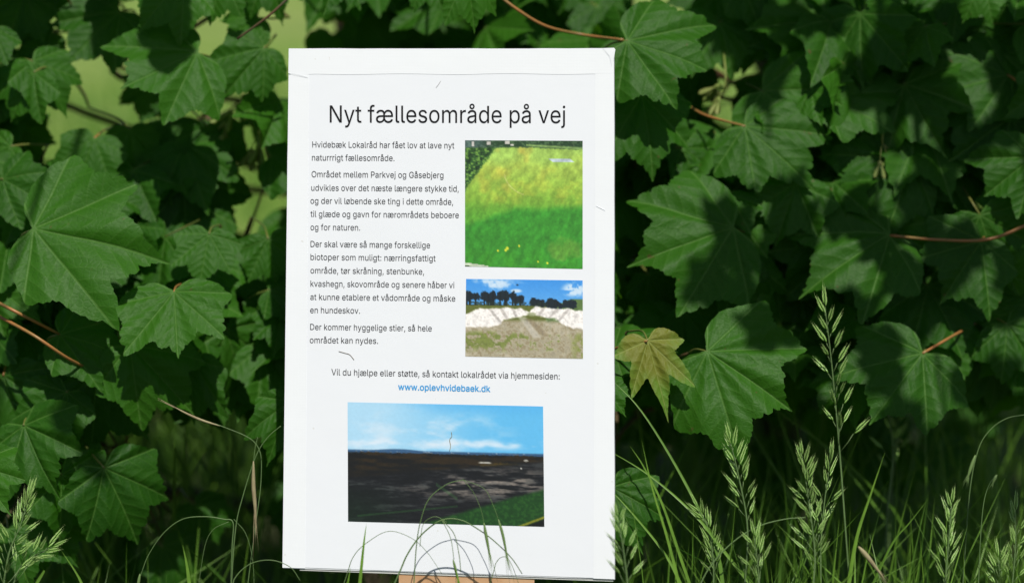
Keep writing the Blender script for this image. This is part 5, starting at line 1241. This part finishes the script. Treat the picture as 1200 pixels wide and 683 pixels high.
arching('tall hair-thin arch over the bottom photo, two green seed heads hanging right', [(543, 562, 2.5), (524, 567, 2.5), (503, 584, 2.5), (493, 610, 2.5), (488, 640, 2.5), (484, 700, 2.5)], 2.5,
        [([(567, 612, 2.50), (570.5, 632, 2.50), (576.5, 664, 2.50)], .0030), ([(584, 608, 2.50), (590, 630, 2.50), (597, 668, 2.50)], .0028)],
        extra=[[(543, 562, 2.5), (555, 577, 2.5), (564, 598, 2.5), (567, 612, 2.5)], [(543, 562, 2.5), (567, 572, 2.5), (578, 592, 2.5), (584, 608, 2.5)]])
arching('dark stalk slanting over the board bottom into a low arch with thin hanging awns', [(612, 672, 2.52), (600, 654, 2.52), (582, 636, 2.52), (564, 622, 2.52), (540, 609, 2.52), (518, 609, 2.52), (496, 624, 2.52), (478, 648, 2.51), (462, 684, 2.50)], 2.5,
        [([(531, 655, 2.5), (534, 668, 2.5), (537, 682, 2.5)], .0026)], rad=.0008,
        extra=[[(518, 609, 2.52), (528, 630, 2.51), (532, 655, 2.5)], [(518, 609, 2.52), (532, 625, 2.51), (538, 650, 2.5), (540, 670, 2.5)], [(492, 640, 2.5), (496, 614, 2.5), (510, 605, 2.5), (524, 612, 2.5)]])
arching('very thin low arch before the lower left of the board', [(518, 672, 2.54), (500, 646, 2.54), (482, 630, 2.54), (456, 622, 2.54), (432, 634, 2.54), (414, 652, 2.54), (402, 686, 2.54)], 2.54, [], rad=.0004)
arching('thin arch with a dangling awn in front of the plank', [(610, 690, 2.54), (600, 662, 2.54), (592, 652, 2.54), (582, 658, 2.54), (574, 684, 2.54)], 2.54, [], rad=.0004)
arching('tall curving stalk left of the board with one straw-coloured hanging head', [(329, 499, 2.58), (314, 512, 2.58), (300, 534, 2.58), (285, 580, 2.58), (276, 620, 2.58), (270, 700, 2.58)], 2.58,
        [([(297, 540, 2.57), (297, 570, 2.57), (299, 596, 2.57), (300, 630, 2.57)], .0040)], dry=True,
        extra=[[(302, 512, 2.58), (299, 524, 2.575), (297, 542, 2.57)]])
arching('pale stalk arching to the left over the dark leaves, left of the board', [(164, 676, 2.60), (174, 650, 2.60), (192, 624, 2.60), (214, 608, 2.60), (240, 605, 2.60), (262, 608, 2.60), (273, 612, 2.60), (272, 640, 2.60), (270, 700, 2.60)], 2.6,
        [([(164, 672, 2.60), (162, 684, 2.60), (160, 700, 2.60)], .003)],
        extra=[[(268, 611, 2.60), (250, 620, 2.60), (240, 640, 2.60), (232, 690, 2.60)], [(274, 608, 2.60), (288, 625, 2.60), (296, 655, 2.60), (298, 690, 2.60)]])
arching('bleached seed head pointing up left, above the curving stalks', [(204, 477, 2.62), (230, 490, 2.62), (262, 500, 2.62), (300, 520, 2.62), (306, 560, 2.62), (296, 640, 2.62)], 2.62,
        [([(258, 499, 2.62), (236, 492, 2.62), (216, 483, 2.62), (200, 474, 2.62)], .0026)], rad=.0005, dry=True)
arching('low stalk curving from the left into the lower left board corner', [(352, 680, 2.56), (340, 664, 2.56), (318, 656, 2.56), (294, 660, 2.56), (276, 676, 2.56), (268, 700, 2.56)], 2.56, [], rad=.0006)
arching('long thin stalk sweeping up to the right below the slim brome', [(944, 606, 2.52), (920, 608, 2.52), (890, 616, 2.52), (860, 634, 2.52), (832, 664, 2.52), (810, 705, 2.52)], 2.52, [], rad=.0008)
arching('hooked stalk bowing right with a small pale head at the far right', [(1206, 485, 2.74), (1180, 490, 2.74), (1160, 504, 2.74), (1146, 528, 2.74), (1136, 580, 2.74), (1128, 690, 2.74)], 2.74,
        [([(1143, 533, 2.74), (1137, 550, 2.74), (1132, 566, 2.74)], .0036)])
arching('thin stalk with a nodding tip, right of the compact brome head', [(1169, 556, 2.68), (1160, 566, 2.68), (1153, 588, 2.68), (1149, 630, 2.68), (1146, 700, 2.68)], 2.68,
        [([(1168, 556, 2.68), (1165, 562, 2.68), (1162, 570, 2.68)], .0034)])
arching('stalk with a folded straw-coloured leaf near the bottom, below the light blade', [(1006, 640, 2.50), (1016, 652, 2.50), (1028, 668, 2.50), (1036, 700, 2.50)], 2.5,
        [([(1006, 640, 2.5), (1018, 654, 2.5), (1038, 680, 2.5)], .005)], dry=True)

# ------------------------------------------------------------------ the rest of the grass: nobody could count it
rnd = random.Random(77)
gm = MB()
def tuft_blades(n, x0, x1, d0, d1, h0, h1, w, lean=.35, skip=None, bright=.5):
    for _ in range(n):
        d = rnd.uniform(d0, d1)
        px = rnd.uniform(x0, x1)
        if skip and skip[0] < px < skip[1] and d < 2.78: continue
        b = P(px, 341, d); b.z = -.005
        h = rnd.uniform(h0, h1)
        a = rnd.uniform(0, 6.28); l = abs(rnd.gauss(0, lean)) * h
        t_ = b + Vector((math.cos(a) * l, math.sin(a) * l, h))
        md = b.lerp(t_, .55) + Vector((-math.cos(a) * l * .18, -math.sin(a) * l * .18, h * .06))
        if any(2.5 < q.y < 2.86 and 318 < 600 + q.x / q.y * FPX < 735 and q.z > .19 for q in (md, t_)): continue
        fa = Vector((rnd.gauss(0, .5), -1, rnd.uniform(0, .4)))
        gm.blade(smooth_line([b, md, t_], 3), w * rnd.uniform(.6, 1.2), fa, 0, .35, max(0, min(1, rnd.gauss(bright, .25))))
tuft_blades(260, 690, 1260, 2.58, 2.85, .14, .33, .0026, .4, (300, 745))
tuft_blades(340, 690, 1260, 2.58, 2.75, .12, .28, .0022, .6, (300, 760), .75)
tuft_blades(60, 730, 1260, 2.58, 2.72, .14, .30, .0042, .5, (300, 775), .75)
tuft_blades(560, 690, 1300, 2.85, 3.5, .16, .40, .0036, .4)
tuft_blades(80, -60, 315, 2.55, 2.8, .12, .235, .0026, .5)
tuft_blades(620, -80, 360, 3.0, 4.6, .15, .42, .0042, .5)
tuft_blades(110, -80, 330, 2.62, 2.95, .12, .27, .0024, .6)
tuft_blades(130, 320, 720, 2.44, 2.6, .10, .185, .003, .5)
tuft_blades(250, 320, 720, 2.8, 3.4, .10, .3, .0036, .5)
tuft_blades(1500, -260, 1500, 3.5, 6.5, .12, .36, .006, .5)
tuft_blades(1300, -500, 1700, 6.5, 11, .15, .35, .012, .5)
tag(gm.build('grass', M_GRASS), kind='stuff')
